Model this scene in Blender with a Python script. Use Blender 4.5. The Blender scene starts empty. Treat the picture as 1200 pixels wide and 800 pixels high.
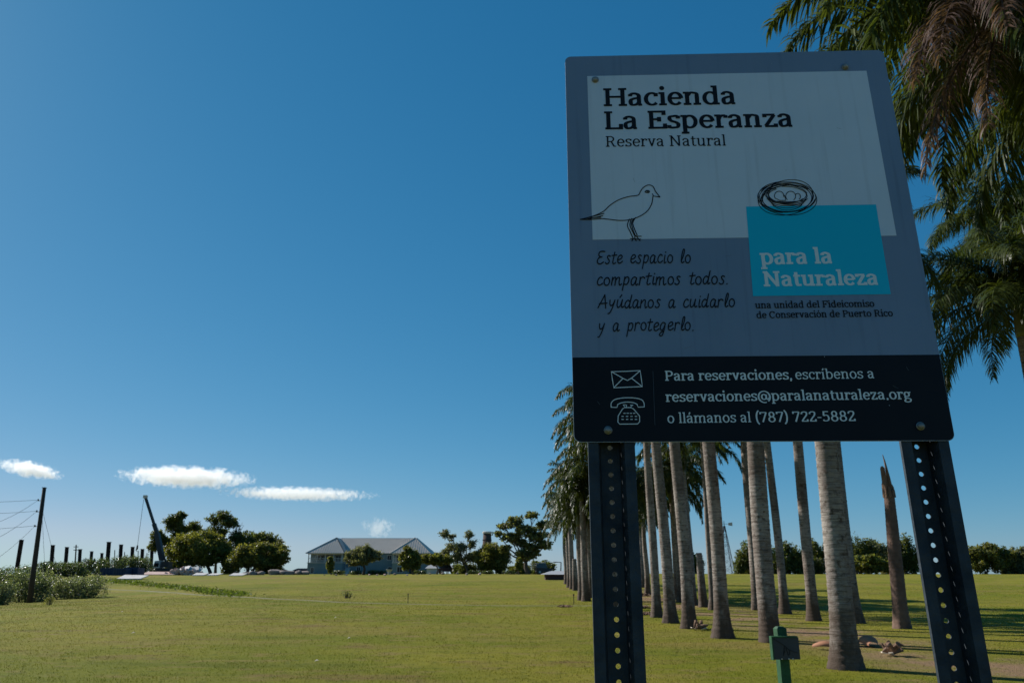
import bpy, bmesh, math, random
import numpy as np
from mathutils import Vector, Matrix

# ------------------------------------------------------------------ camera, world, sun, exposure
SC = bpy.context.scene
COL = SC.collection
R = math.radians
EYE = 1.65
F = 900.0
TH = math.atan(268 / F)
CT, ST = math.cos(TH), math.sin(TH)
cam = bpy.data.cameras.new('camera')
cam.sensor_width = 36.0
cam.lens = F / 1200 * 36
cam.clip_start = 0.05
cam.clip_end = 30000
cam.dof.use_dof = True
cam.dof.focus_distance = 1.5
cam.dof.aperture_fstop = 18
camo = bpy.data.objects.new('camera', cam)
COL.objects.link(camo)
camo.location = (0, 0, EYE)
camo.rotation_euler = (math.pi / 2 + TH, 0, 0)
SC.camera = camo

SUN_AZ, SUN_EL = -56.0, 33.0
world = bpy.data.worlds.new('World')
SC.world = world
world.use_nodes = True
wt = world.node_tree
sky = wt.nodes.new('ShaderNodeTexSky')
sky.sky_type = 'NISHITA'
sky.sun_disc = False
sky.sun_elevation = R(SUN_EL)
sky.sun_rotation = R(SUN_AZ)
sky.air_density = 0.7
sky.dust_density = 0.15
sky.ozone_density = 3.0
sky.altitude = 0
bg = wt.nodes['Background']
bg.inputs[1].default_value = 0.078
# colour response of the film: one gain and gamma per channel, the same for the whole sky
sepc = wt.nodes.new('ShaderNodeSeparateColor'); comb = wt.nodes.new('ShaderNodeCombineColor')
wt.links.new(sky.outputs[0], sepc.inputs[0])
for ch, (gm, gn) in enumerate(((1.40, -.42), (.69, -.56), (.54, -.41))):
    a_ = wt.nodes.new('ShaderNodeMath'); a_.operation = 'MULTIPLY_ADD'; a_.inputs[1].default_value = .1; a_.inputs[2].default_value = .003
    p_ = wt.nodes.new('ShaderNodeMath'); p_.operation = 'POWER'; p_.inputs[1].default_value = gm
    m_ = wt.nodes.new('ShaderNodeMath'); m_.operation = 'MULTIPLY'; m_.inputs[1].default_value = 10 * math.exp(gn)
    wt.links.new(sepc.outputs[ch], a_.inputs[0]); wt.links.new(a_.outputs[0], p_.inputs[0]); wt.links.new(p_.outputs[0], m_.inputs[0]); wt.links.new(m_.outputs[0], comb.inputs[ch])
    if ch == 0: red_ = m_
    if ch == 1: green_ = m_
lim = wt.nodes.new('ShaderNodeMath'); lim.operation = 'MULTIPLY'; lim.inputs[1].default_value = .76      # low sky stays pale blue, not pink
mn = wt.nodes.new('ShaderNodeMath'); mn.operation = 'SMOOTH_MIN'; mn.inputs[2].default_value = .8
wt.links.new(green_.outputs[0], lim.inputs[0]); wt.links.new(lim.outputs[0], mn.inputs[0]); wt.links.new(red_.outputs[0], mn.inputs[1]); wt.links.new(mn.outputs[0], comb.inputs[0])
wt.links.new(comb.outputs[0], bg.inputs[0])

sun = bpy.data.lights.new('sun', 'SUN')
sun.energy = 5.0
sun.angle = R(0.5)
sun.color = (1.0, 0.96, 0.89)
suno = bpy.data.objects.new('sun', sun)
COL.objects.link(suno)
sd = Vector((math.sin(R(SUN_AZ)) * math.cos(R(SUN_EL)), math.cos(R(SUN_AZ)) * math.cos(R(SUN_EL)), math.sin(R(SUN_EL))))
suno.rotation_euler = sd.to_track_quat('Z', 'Y').to_euler()
suno.location = (-30, 20, 40)

SC.view_settings.view_transform = 'Standard'
SC.view_settings.look = 'None'
SC.view_settings.gamma = 1
SC.view_settings.use_curve_mapping = False
SC.view_settings.exposure = 0.36
SC.render.engine = 'CYCLES'
SC.cycles.max_bounces = 12
SC.cycles.transparent_max_bounces = 16
SC.cycles.volume_bounces = 10
SC.cycles.use_denoising = True

rng = np.random.default_rng(7)
random.seed(7)

# ------------------------------------------------------------------ helpers
def mat(name, color, rough=0.8, metal=0.0, spec=0.3, noise=None, bump=None, transl=0.0, island=0.0, coat=0.0):
    """noise = (scale, second colour, contrast); bump = (scale, strength)"""
    m = bpy.data.materials.new(name)
    m.use_nodes = True
    t = m.node_tree
    p = t.nodes['Principled BSDF']
    p.inputs['Roughness'].default_value = rough
    p.inputs['Metallic'].default_value = metal
    p.inputs['Specular IOR Level'].default_value = spec
    p.inputs['Coat Weight'].default_value = coat
    p.inputs['Base Color'].default_value = (*color, 1)
    src = None
    tc = t.nodes.new('ShaderNodeTexCoord')
    if noise:
        sc_, c2, con = noise
        n = t.nodes.new('ShaderNodeTexNoise')
        n.inputs['Scale'].default_value = sc_
        n.inputs['Detail'].default_value = 6
        n.inputs['Roughness'].default_value = 0.6
        t.links.new(tc.outputs['Object'], n.inputs['Vector'])
        mr = t.nodes.new('ShaderNodeMapRange')
        mr.inputs['From Min'].default_value = 0.5 - 0.5 / con
        mr.inputs['From Max'].default_value = 0.5 + 0.5 / con
        t.links.new(n.outputs[0], mr.inputs['Value'])
        mx = t.nodes.new('ShaderNodeMix')
        mx.data_type = 'RGBA'
        mx.inputs['A'].default_value = (*color, 1)
        mx.inputs['B'].default_value = (*c2, 1)
        t.links.new(mr.outputs[0], mx.inputs['Factor'])
        src = mx.outputs['Result']
    if island:
        g = t.nodes.new('ShaderNodeNewGeometry')
        h = t.nodes.new('ShaderNodeHueSaturation')
        mv = t.nodes.new('ShaderNodeMapRange')
        mv.inputs['To Min'].default_value = 1 - island
        mv.inputs['To Max'].default_value = 1 + island
        t.links.new(g.outputs['Random Per Island'], mv.inputs['Value'])
        t.links.new(mv.outputs[0], h.inputs['Value'])
        if src is not None:
            t.links.new(src, h.inputs['Color'])
        else:
            h.inputs['Color'].default_value = (*color, 1)
        src = h.outputs[0]
    if src is not None:
        t.links.new(src, p.inputs['Base Color'])
    if bump:
        n2 = t.nodes.new('ShaderNodeTexNoise')
        n2.inputs['Scale'].default_value = bump[0]
        n2.inputs['Detail'].default_value = 5
        t.links.new(tc.outputs['Object'], n2.inputs['Vector'])
        b = t.nodes.new('ShaderNodeBump')
        b.inputs['Strength'].default_value = bump[1]
        b.inputs['Distance'].default_value = 0.02
        t.links.new(n2.outputs[0], b.inputs['Height'])
        t.links.new(b.outputs[0], p.inputs['Normal'])
    if transl:
        out = t.nodes['Material Output']
        tr = t.nodes.new('ShaderNodeBsdfTranslucent')
        if src is not None:
            gm = t.nodes.new('ShaderNodeMix'); gm.data_type = 'RGBA'; gm.blend_type = 'MULTIPLY'
            gm.inputs['Factor'].default_value = 1
            gm.inputs['B'].default_value = (2.0, 1.9, 0.9, 1)
            t.links.new(src, gm.inputs['A'])
            t.links.new(gm.outputs['Result'], tr.inputs['Color'])
        else:
            tr.inputs['Color'].default_value = (color[0] * 2, color[1] * 1.9, color[2] * .9, 1)
        ms = t.nodes.new('ShaderNodeMixShader')
        ms.inputs[0].default_value = transl
        t.links.new(p.outputs[0], ms.inputs[1])
        t.links.new(tr.outputs[0], ms.inputs[2])
        t.links.new(ms.outputs[0], out.inputs['Surface'])
    return m


def mesh(name, V, Fc, m=None, smooth=False):
    me = bpy.data.meshes.new(name)
    V = np.asarray(V, dtype=np.float32).reshape(-1, 3)
    if isinstance(Fc, np.ndarray):
        k = Fc.shape[1]
        me.vertices.add(len(V)); me.vertices.foreach_set('co', V.ravel())
        me.loops.add(Fc.size); me.loops.foreach_set('vertex_index', Fc.ravel().astype(np.int32))
        me.polygons.add(len(Fc))
        me.polygons.foreach_set('loop_start', np.arange(0, Fc.size, k, dtype=np.int32))
        me.polygons.foreach_set('loop_total', np.full(len(Fc), k, dtype=np.int32))
        me.update(calc_edges=True)
        me.validate()
    else:
        me.from_pydata(V.tolist(), [], Fc)
        me.update()
    if m:
        me.materials.append(m)
    if smooth:
        me.polygons.foreach_set('use_smooth', [True] * len(me.polygons))
    return me


def link(name, data, parent=None, loc=None, rot=None, scale=None):
    o = bpy.data.objects.new(name, data)
    COL.objects.link(o)
    if parent: o.parent = parent
    if loc is not None: o.location = loc
    if rot is not None: o.rotation_euler = rot
    if scale is not None: o.scale = scale if hasattr(scale, '__len__') else (scale,) * 3
    return o


def tag(o, label=None, cat=None, group=None, kind=None):
    if label: o['label'] = label
    if cat: o['category'] = cat
    if group: o['group'] = group
    if kind: o['kind'] = kind
    return o


def thing(name, label, cat, loc, group=None, rz=0):
    o = bpy.data.objects.new(name, None)
    o.empty_display_size = 0.1
    COL.objects.link(o)
    o.location = loc
    o.rotation_euler = (0, 0, rz)
    return tag(o, label, cat, group)


class MB:
    """collects boxes, bars, tubes and polygons into one mesh"""
    def __init__(s): s.V = []; s.F = []
    def add(s, V, Fc):
        n = len(s.V); s.V += [tuple(v) for v in V]; s.F += [tuple(i + n for i in f) for f in Fc]; return s
    def box(s, x0, x1, y0, y1, z0, z1, M=None):
        V = [Vector(p) for p in ((x0, y0, z0), (x1, y0, z0), (x1, y1, z0), (x0, y1, z0), (x0, y0, z1), (x1, y0, z1), (x1, y1, z1), (x0, y1, z1))]
        if M is not None: V = [M @ v for v in V]
        return s.add(V, [(0, 3, 2, 1), (4, 5, 6, 7), (0, 1, 5, 4), (1, 2, 6, 5), (2, 3, 7, 6), (3, 0, 4, 7)])
    def bar(s, a, b, w, h=None):
        a, b = Vector(a), Vector(b); h = h or w
        q = (b - a).to_track_quat('Z', 'Y').to_matrix().to_4x4()
        return s.box(-w / 2, w / 2, -h / 2, h / 2, 0, (b - a).length, Matrix.Translation(a) @ q)
    def tube(s, pts, rad, n=8, cap=True):
        pts = [Vector(p) for p in pts]
        V, Fc = [], []
        for i, p in enumerate(pts):
            d = (pts[min(i + 1, len(pts) - 1)] - pts[max(i - 1, 0)])
            if d.length < 1e-9: d = Vector((0, 0, 1))
            d.normalize()
            up = Vector((1, 0, 0)) if abs(d.x) < .8 else Vector((0, 1, 0))
            u = d.cross(up).normalized(); v = d.cross(u)
            r = rad[i] if hasattr(rad, '__len__') else rad
            for k in range(n):
                a = 2 * math.pi * k / n
                V.append(p + u * math.cos(a) * r + v * math.sin(a) * r)
        for i in range(len(pts) - 1):
            for k in range(n):
                k2 = (k + 1) % n
                Fc.append((i * n + k, i * n + k2, (i + 1) * n + k2, (i + 1) * n + k))
        if cap:
            Fc.append(tuple(reversed(range(n)))); Fc.append(tuple((len(pts) - 1) * n + k for k in range(n)))
        return s.add(V, Fc)
    def build(s, name, m, parent=None, smooth=False, **k):
        return link(name, mesh(name, s.V, s.F, m, smooth), parent, **k)


# ------------------------------------------------------------------ terrain
def sstep(a, b, x):
    t = np.clip((x - a) / (b - a), 0, 1)
    return t * t * (3 - 2 * t)


def hfun(x, y):
    x = np.asarray(x, dtype=float); y = np.asarray(y, dtype=float)
    r = np.sqrt(x * x + y * y)
    h = 0.95 * sstep(22, 135, r)
    far = np.clip(r - 185, 0, None)
    h = h - 0.00045 * np.minimum(far, 60) ** 2 - 0.05 * np.clip(r - 245, 0, 200) - 0.009 * np.clip(r - 445, 0, None)
    h = h - 1.25 * np.exp(-((x + 46) / 21) ** 2 - ((y - 60) / 26) ** 2)
    h = h + 0.30 * np.exp(-((x + 26) / 16) ** 2 - ((y - 92) / 16) ** 2)
    u = 0.06 * np.sin(x * .23 + 1.3 * np.sin(y * .11)) * np.sin(y * .17 + .7) + 0.10 * np.sin(x * .07 + y * .05 + 1.0) * np.sin(y * .06)
    return h + u * sstep(10, 40, r) * (1 - sstep(100, 170, r) * .4)


def h1(x, y): return float(hfun(x, y))


def ray(px, py):
    dx, dy = (px - 600) / F, (400 - py) / F
    return Vector((dx, CT - dy * ST, ST + dy * CT))


def ground_at(px, py, tmax=400):
    d = ray(px, py)
    t = 4.0
    while t < tmax:
        p = d * t
        if p.z + EYE < h1(p.x, p.y):
            a, b = t - .5, t
            for _ in range(20):
                m_ = (a + b) / 2; p = d * m_
                if p.z + EYE < h1(p.x, p.y): b = m_
                else: a = m_
            p = d * b
            return Vector((p.x, p.y, h1(p.x, p.y)))
        t += .5
    return None


def spot(px, Y):
    z = .5
    for _ in range(4):
        fw = Y * CT + (z - EYE) * ST
        x = (px - 600) / F * fw
        z = h1(x, Y)
    return Vector((x, Y, z))


def at(px, py, Y):
    d = ray(px, py); t = Y / d.y
    return Vector((d.x * t, Y, d.z * t + EYE))


def mpp(Y): return Y / CT / F     # metres per pixel near the horizon

M = {}
M['soil'] = mat('dry_soil', (.30, .19, .11), .95, noise=(3, (.20, .13, .07), 2.5), bump=(30, .5))

# lawn material: real colour patches of green, olive and dry straw
def lawn_material(name='mown_lawn', blades=False):
    m = bpy.data.materials.new(name); m.use_nodes = True
    t = m.node_tree; N = t.nodes; L = t.links
    p = N['Principled BSDF']; p.inputs['Roughness'].default_value = .9; p.inputs['Specular IOR Level'].default_value = .05
    tc = N.new('ShaderNodeTexCoord')
    def noise(scale, detail=4, rough=.6, sx=1, sy=1):
        mp = N.new('ShaderNodeMapping'); mp.inputs['Scale'].default_value = (sx, sy, 1)
        L.new(tc.outputs['Object'], mp.inputs[0])
        n = N.new('ShaderNodeTexNoise'); n.inputs['Scale'].default_value = scale
        n.inputs['Detail'].default_value = detail; n.inputs['Roughness'].default_value = rough
        L.new(mp.outputs[0], n.inputs['Vector']); return n.outputs[0]
    def rng_(v, a, b):
        r = N.new('ShaderNodeMapRange'); r.inputs['From Min'].default_value = a; r.inputs['From Max'].default_value = b
        r.interpolation_type = 'SMOOTHSTEP'; L.new(v, r.inputs['Value']); return r.outputs[0]
    def mix(f, a, b):
        x = N.new('ShaderNodeMix'); x.data_type = 'RGBA'
        L.new(f, x.inputs['Factor'])
        for k, v in (('A', a), ('B', b)):
            if isinstance(v, tuple): x.inputs[k].default_value = (*v, 1)
            else: L.new(v, x.inputs[k])
        return x.outputs['Result']
    c = mix(rng_(noise(.11, 5, .6), .38, .62), (.145, .16, .012), (.22, .20, .024))
    c = mix(rng_(noise(.045, 6, .7, .6, 1.7), .50, .68), c, (.235, .175, .050))
    c = mix(rng_(noise(.06, 6, .72, .5, 2.2), .54, .70), c, (.095, .112, .015))
    c = mix(rng_(noise(.9, 6, .65, 1, 1.6), .50, .72), c, (.235, .175, .06))
    c = mix(rng_(noise(.28, 6, .7, .7, 1.8), .54, .70), c, (.175, .12, .045))
    c = mix(rng_(noise(3.2, 6, .75), .5, .72), c, (.085, .10, .014))
    c = mix(rng_(noise(.9, 4, .6, .12, .5), .54, .80), c, (.10, .115, .015))
    c = mix(rng_(noise(.5, 4, .6, .12, .7), .54, .80), c, (.22, .185, .04))
    if not blades: c = mix(rng_(noise(26, 4, .8), .5, .9), c, (.23, .20, .08))
    # worn sandy track between the two rows of palms
    sp = N.new('ShaderNodeSeparateXYZ'); L.new(tc.outputs['Object'], sp.inputs[0])
    ms = N.new('ShaderNodeMath'); ms.operation = 'SUBTRACT'; ms.inputs[1].default_value = 8.3; L.new(sp.outputs[0], ms.inputs[0])
    ab = N.new('ShaderNodeMath'); ab.operation = 'ABSOLUTE'; L.new(ms.outputs[0], ab.inputs[0])
    w = rng_(ab.outputs[0], 2.6, .4)
    w2 = N.new('ShaderNodeMath'); w2.operation = 'MULTIPLY'; L.new(w, w2.inputs[0]); L.new(rng_(noise(.32, 6, .7), .42, .60), w2.inputs[1])
    c = mix(w2.outputs[0], c, (.26, .17, .105))
    if blades:
        g = N.new('ShaderNodeNewGeometry'); h = N.new('ShaderNodeHueSaturation'); mv = N.new('ShaderNodeMapRange')
        mv.inputs['To Min'].default_value = .78; mv.inputs['To Max'].default_value = 1.3
        L.new(g.outputs['Random Per Island'], mv.inputs['Value']); L.new(mv.outputs[0], h.inputs['Value']); L.new(c, h.inputs['Color'])
        L.new(h.outputs[0], p.inputs['Base Color'])
        tr = N.new('ShaderNodeBsdfTranslucent'); L.new(h.outputs[0], tr.inputs['Color'])
        x_ = N.new('ShaderNodeMixShader'); x_.inputs[0].default_value = .3
        L.new(p.outputs[0], x_.inputs[1]); L.new(tr.outputs[0], x_.inputs[2]); L.new(x_.outputs[0], N['Material Output'].inputs['Surface'])
        return m
    L.new(c, p.inputs['Base Color'])
    b = N.new('ShaderNodeBump'); b.inputs['Strength'].default_value = .9; b.inputs['Distance'].default_value = .06
    L.new(noise(9, 8, .8), b.inputs['Height']); L.new(b.outputs[0], p.inputs['Normal'])
    return m

def build_ground():
    rs = np.concatenate([np.array([0.0]), np.geomspace(1.5, 8, 10), np.linspace(9, 200, 260), np.geomspace(203, 9000, 60)])
    th = []
    a = -180.0
    while a < 180:
        th.append(a); a += .5 if abs(a) < 45 else 3
    th = np.radians(np.array(th))
    nr, nt = len(rs), len(th)
    Rr, Tt = np.meshgrid(rs, th, indexing='ij')
    X, Y = Rr * np.sin(Tt), Rr * np.cos(Tt)
    V = np.stack([X, Y, hfun(X, Y)], -1).reshape(-1, 3)
    i, k = np.meshgrid(np.arange(nr - 1), np.arange(nt), indexing='ij')
    k2 = (k + 1) % nt
    Fc = np.stack([i * nt + k, (i + 1) * nt + k, (i + 1) * nt + k2, i * nt + k2], -1).reshape(-1, 4)
    Fc = Fc[:, ::-1]
    o = link('ground', mesh('ground', V, Fc.copy(), M['lawn'], True))
    tag(o, 'wide mown lawn of green and straw coloured grass', kind='structure')

M['lawn'] = lawn_material()
build_ground()

# short grass blades over the near lawn (nobody could count them)
def blade_field():
    n = 330000
    r = 8.5 + 75 * rng.random(n) ** 1.9
    a = np.radians(rng.uniform(-37, 37, n))
    x, y = r * np.sin(a), r * np.cos(a)
    z = hfun(x, y)
    # thin on the worn track
    keep = ~((np.abs(x - 8.3) < 1.6) & (rng.random(n) < .55))
    clump = np.sin(x * 2.1 + 2 * np.sin(y * .8)) * np.sin(y * 1.7 + np.sin(x * .9) * 2)
    keep &= rng.random(n) < .65 + .35 * clump
    x, y, z, r = x[keep], y[keep], z[keep], r[keep]; n = len(x)
    s = (.5 + np.minimum(r, 40) / 24) * rng.uniform(.6, 1.3, n)
    h = .022 * s ** .5 * rng.uniform(.6, 1.4, n)
    w = .0055 * s
    a = rng.uniform(0, 2 * np.pi, n)
    ux, uy = np.cos(a), np.sin(a)
    lx, ly = rng.normal(0, .6, n) * h, rng.normal(0, .6, n) * h
    P = np.empty((n, 3, 3))
    P[:, 0] = np.stack([x - ux * w, y - uy * w, z - .004], -1)
    P[:, 1] = np.stack([x + ux * w, y + uy * w, z - .004], -1)
    P[:, 2] = np.stack([x + lx, y + ly, z + h], -1)
    Fc = np.arange(n * 3).reshape(-1, 3)
    m = lawn_material('grass_blades', True)
    o = link('grass', mesh('grass', P.reshape(-1, 3), Fc, m))
    tag(o, 'short mown grass blades on the near lawn', 'grass', kind='stuff')
blade_field()

def strip(name, pts, w, m, label, lift=.02):
    """ribbon on the ground through world points"""
    P = []
    for i in range(len(pts) - 1):
        for k in range(12):
            t = k / 12; P.append(pts[i].lerp(pts[i + 1], t))
    P.append(pts[-1])
    V, Fc = [], []
    for i, p in enumerate(P):
        d = (P[min(i + 1, len(P) - 1)] - P[max(i - 1, 0)]); d.z = 0; d.normalize()
        nrm = Vector((-d.y, d.x, 0))
        ww = w * random.uniform(.75, 1.2) / 2
        for s in (-1, -.33, .33, 1):
            q = p + nrm * ww * s
            V.append((q.x, q.y, h1(q.x, q.y) + (lift if abs(s) < 1 else .003)))
    for i in range(len(P) - 1):
        for s in range(3):
            Fc.append((i * 4 + s, i * 4 + s + 1, (i + 1) * 4 + s + 1, (i + 1) * 4 + s))
    o = link(name, mesh(name, V, Fc, m))
    tag(o, label, kind='structure')
    return o

M['track'] = mat('sandy_track', (.20, .17, .08), .95, noise=(1.3, (.12, .12, .03), 3), bump=(14, .5))
pp = [ground_at(*q) for q in ((118, 689), (160, 691.5), (210, 694.5), (262, 698), (320, 701.5), (400, 705.5), (500, 708), (600, 709.5), (690, 709.5), (760, 709))]
strip('path', pp, .6, M['track'], 'thin pale footpath crossing the lawn')

# ------------------------------------------------------------------ foliage
def leaf_cloud(C, size, rngl, flat=.0, aspect=.55, up=.0):
    """diamond leaves centred at C (n,3)"""
    n = len(C)
    a = rngl.normal(size=(n, 3)); a[:, 2] *= (1 - flat); a /= np.linalg.norm(a, axis=1)[:, None]
    b = rngl.normal(size=(n, 3)); b[:, 2] *= (1 - flat)
    b -= (a * b).sum(1)[:, None] * a; b /= np.linalg.norm(b, axis=1)[:, None]
    s = (size * rngl.uniform(.6, 1.35, n))[:, None]
    P = np.empty((n, 4, 3))
    P[:, 0] = C - a * s; P[:, 1] = C - b * s * aspect; P[:, 2] = C + a * s; P[:, 3] = C + b * s * aspect
    return P.reshape(-1, 3)


def leaf_mesh(name, C, size, m, rngl, **k):
    P = leaf_cloud(C, size, rngl, **k)
    return mesh(name, P, np.arange(len(P)).reshape(-1, 4), m)


def clumps_points(cl, n, rngl, shell=.55):
    """points filling ellipsoids (x,y,z,rx,ry,rz), denser towards the skin"""
    cl = np.array(cl, float)
    vol = (cl[:, 3] * cl[:, 4] * cl[:, 5]) ** .75
    idx = rngl.choice(len(cl), n, p=vol / vol.sum())
    d = rngl.normal(size=(n, 3)); d /= np.linalg.norm(d, axis=1)[:, None]
    rr = 1 - (1 - shell) * rngl.random(n) ** .8
    rr *= 1 + rngl.normal(0, .18, n)
    return cl[idx, :3] + d * cl[idx, 3:] * rr[:, None]

BARK = mat('tree_bark', (.13, .105, .08), .95, noise=(4, (.07, .055, .045), 2), bump=(12, .6))

def make_tree(name, label, cat, base, x0, x1, ztop, zlow, clumps, m, leaf=.3, n=9000, seed=1, trunk_r=.3, group=None, depth=None, trunks=1, shell=.55, bare=0, fill=True):
    """clumps in unit coordinates: u across the crown (-1..1), w up (0..1), ru, rw radii; crown spans x0..x1 (world), zlow..ztop"""
    n = int(n * 2.5); leaf *= .72; rl = np.random.default_rng(seed)
    rr = random.Random(seed)
    o = thing(name, label, cat, base, group)
    W = (x1 - x0) / 2; cx = (x0 + x1) / 2 - base.x; H = ztop - zlow
    D = depth or W * .8
    cl = []
    for (u, w, ru, rw) in clumps:
        cl.append((cx + u * W, rr.uniform(-.45, .45) * D * (1 - abs(u) * .6), zlow - base.z + w * H, ru * W, ru * W * .9, rw * H))
    # break every clump into smaller tufts so the outline is uneven
    sub = []
    if fill:
        for _ in range(80):
            d = rl.normal(size=3); d /= np.linalg.norm(d); q = rl.random() ** .45
            z_ = .42 + d[2] * q * .46
            sub.append((cx + d[0] * q * W * .86 * (1 if z_ < .75 else .75), d[1] * q * D * .8, zlow - base.z + z_ * H, W * rl.uniform(.06, .12), W * .1, H * rl.uniform(.05, .10)))
    for c in cl:
        k = 34
        for _ in range(k):
            d = rl.normal(size=3); d /= np.linalg.norm(d)
            q = rl.uniform(.15, 1.08)
            sub.append((c[0] + d[0] * c[3] * q, c[1] + d[1] * c[4] * q, c[2] + d[2] * c[5] * q, c[3] * rl.uniform(.16, .34), c[4] * rl.uniform(.16, .34), c[5] * rl.uniform(.14, .32)))
    sa = np.array(sub); wgt = (sa[:, 3] * sa[:, 4] * sa[:, 5]) ** .6
    ix = rl.choice(len(sa), n, p=wgt / wgt.sum())
    P = sa[ix, :3] + np.clip(rl.normal(size=(n, 3)), -2.2, 2.2) * sa[ix, 3:] * .80
    link('crown', leaf_mesh('crown', P, leaf, m, rl), o)
    mb = MB()
    for tk in range(trunks):
        bx = (tk - (trunks - 1) / 2) * trunk_r * 3
        fork = (cx * .35 + bx * 1.5, 0, (zlow - base.z) * .75 + .12 * H)
        mb.tube([(bx, 0, -.3), (bx + .1 * trunk_r, .02, .3), ((bx + fork[0]) / 2 + rr.uniform(-.3, .3), rr.uniform(-.2, .2), fork[2] * .55), fork], [trunk_r * 1.5, trunk_r * 1.1, trunk_r * .9, trunk_r * .75], 9)
        for j, c in enumerate(cl):
            if trunks > 1 and j % trunks != tk: continue
            e = Vector(c[:3]); f_ = Vector(fork)
            mid = f_.lerp(e, .5) + Vector((rr.uniform(-.4, .4), rr.uniform(-.4, .4), -.06 * (e - f_).length))
            mb.tube([f_ - Vector((0, 0, .1)), mid, e], [trunk_r * .5, trunk_r * .28, trunk_r * .12], 6)
            for _ in range(4):
                d = rl.normal(size=3); d /= np.linalg.norm(d)
                q = e + Vector((d[0] * c[3] * .8, d[1] * c[4] * .8, d[2] * c[5] * .8))
                mb.tube([mid.lerp(e, .6), q], [trunk_r * .14, trunk_r * .05], 4)
        for _ in range(bare):
            c = cl[rr.randrange(len(cl))]
            e = Vector(c[:3]); q = e + Vector((rr.uniform(-1, 1) * c[3] * .7, 0, c[5] * rr.uniform(1.2, 1.9)))
            mb.tube([e, e.lerp(q, .6) + Vector((rr.uniform(-.3, .3), 0, 0)), q], [.09, .05, .02], 4)
    mb.build('trunk', BARK, o, True)
    return o

def lf(name, c, c2, rough=.5, tr=.38, isl=.6, sc=.35, spec=.35):
    c = tuple(v * .86 for v in c); c2 = tuple(v * .86 for v in c2)
    return mat(name, c, rough, spec=spec, noise=(sc, c2, 2.2), transl=tr, island=isl)

M['leaf_dark'] = lf('leaf_dark', (.06, .085, .022), (.115, .125, .03))
M['leaf_olive'] = lf('leaf_olive', (.105, .13, .028), (.18, .17, .035))
M['leaf_mid'] = lf('leaf_mid', (.10, .125, .03), (.18, .165, .04))
M['leaf_almond'] = lf('leaf_almond', (.07, .10, .03), (.17, .165, .06), isl=.75, rough=.35, spec=.5)
M['leaf_bank'] = lf('leaf_bank', (.06, .095, .02), (.09, .12, .02), spec=.1)
M['leaf_grey'] = lf('leaf_grey', (.12, .135, .07), (.18, .185, .10))
M['leaf_silver'] = lf('leaf_silver', (.20, .23, .14), (.05, .08, .03), rough=.42, isl=.85, spec=.4, sc=1.5)
M['leaf_hedge'] = lf('leaf_hedge', (.045, .07, .025), (.09, .12, .05), rough=.35, isl=.8, spec=.6, sc=1.5)

def crown_clumps(seed, k, umbrella=False):
    rr = random.Random(seed); out = []
    for i in range(k):
        u = -0.82 + 1.64 * i / (k - 1) + rr.uniform(-.08, .08)
        top = math.sqrt(max(0, 1 - u * u * .92))
        w = (.74 * top + rr.uniform(-.10, .06)) if umbrella else rr.uniform(.45, .8) * top
        out.append((u, w, .30 + rr.uniform(-.04, .07), .24 + rr.uniform(-.04, .06)))
        if not umbrella:
            out.append((u * .8 + rr.uniform(-.1, .1), w * .45, .28, .24))
    return out

def tree_px(name, label, px0, px1, pytop, pylow, pxbase, Y, clumps, m, pybase=None, group='broadleaf trees beyond the lawn', **k):
    b = spot(pxbase, Y)
    a0, a1 = at(px0, pylow, Y), at(px1, pylow, Y)
    zt = at((px0 + px1) / 2, pytop, Y).z; zl = at((px0 + px1) / 2, pylow, Y).z
    return make_tree(name, label, 'tree', b, a0.x, a1.x, zt, zl, clumps, m, group=group, **k)

# left group
tree_px('broadleaf_tree', 'open dark green tree with ragged top right behind the crane boom', 176, 222, 600, 645, 205, 172,
        [(-.6, .35, .36, .2), (-.15, .7, .36, .25), (.35, .85, .34, .16), (.5, .45, .4, .25), (-.1, .2, .4, .2), (-.75, .1, .25, .15)], M['leaf_dark'], leaf=.32, fill=False, n=5200, seed=3, trunk_r=.28, bare=4)
tree_px('broadleaf_tree', 'tall dark tree with sparse twiggy top behind the big olive green tree', 205, 292, 599, 650, 252, 176,
        [(.25, .88, .2, .1), (.5, .72, .26, .14), (.0, .8, .2, .12), (-.45, .6, .22, .14), (.7, .4, .3, .18), (.1, .5, .3, .18), (-.1, .3, .3, .2), (.85, .25, .2, .1)], M['leaf_dark'], leaf=.30, fill=False, n=6500, seed=4, trunk_r=.3, bare=26)
tree_px('broadleaf_tree', 'big rounded olive green tree beside the rubble and crane', 190, 268, 621, 662, 246, 160,
        [(-.72, .35, .3, .22), (-.45, .62, .34, .24), (0, .78, .36, .22), (.4, .66, .36, .24), (.7, .38, .34, .24), (-.4, .22, .36, .2), (.2, .4, .4, .3), (.4, .12, .4, .15), (-.85, .08, .2, .12)],
        M['leaf_olive'], leaf=.32, n=12000, seed=5, trunk_r=.32, shell=.45)
tree_px('broadleaf_tree', 'dark flat-topped tree rising behind the low olive tree left of the house', 270, 333, 624, 655, 300, 172,
        crown_clumps(11, 6, True) + [(-.3, .2, .3, .2), (.3, .25, .35, .2)], M['leaf_dark'], leaf=.3, n=6500, seed=6, trunk_r=.26)
tree_px('broadleaf_tree', 'wide low tree with green spreading crown left of the grey-roofed house', 262, 339, 634, 664, 292, 158,
        [(.15, .75, .3, .22), (.5, .72, .3, .22), (.8, .5, .22, .22), (.62, .25, .34, .2), (0, .4, .34, .28), (-.35, .55, .3, .25), (-.6, .2, .3, .25), (.2, .12, .35, .15)], M['leaf_mid'], leaf=.3, n=9500, seed=8, trunk_r=.3, trunks=2, shell=.5)
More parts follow.
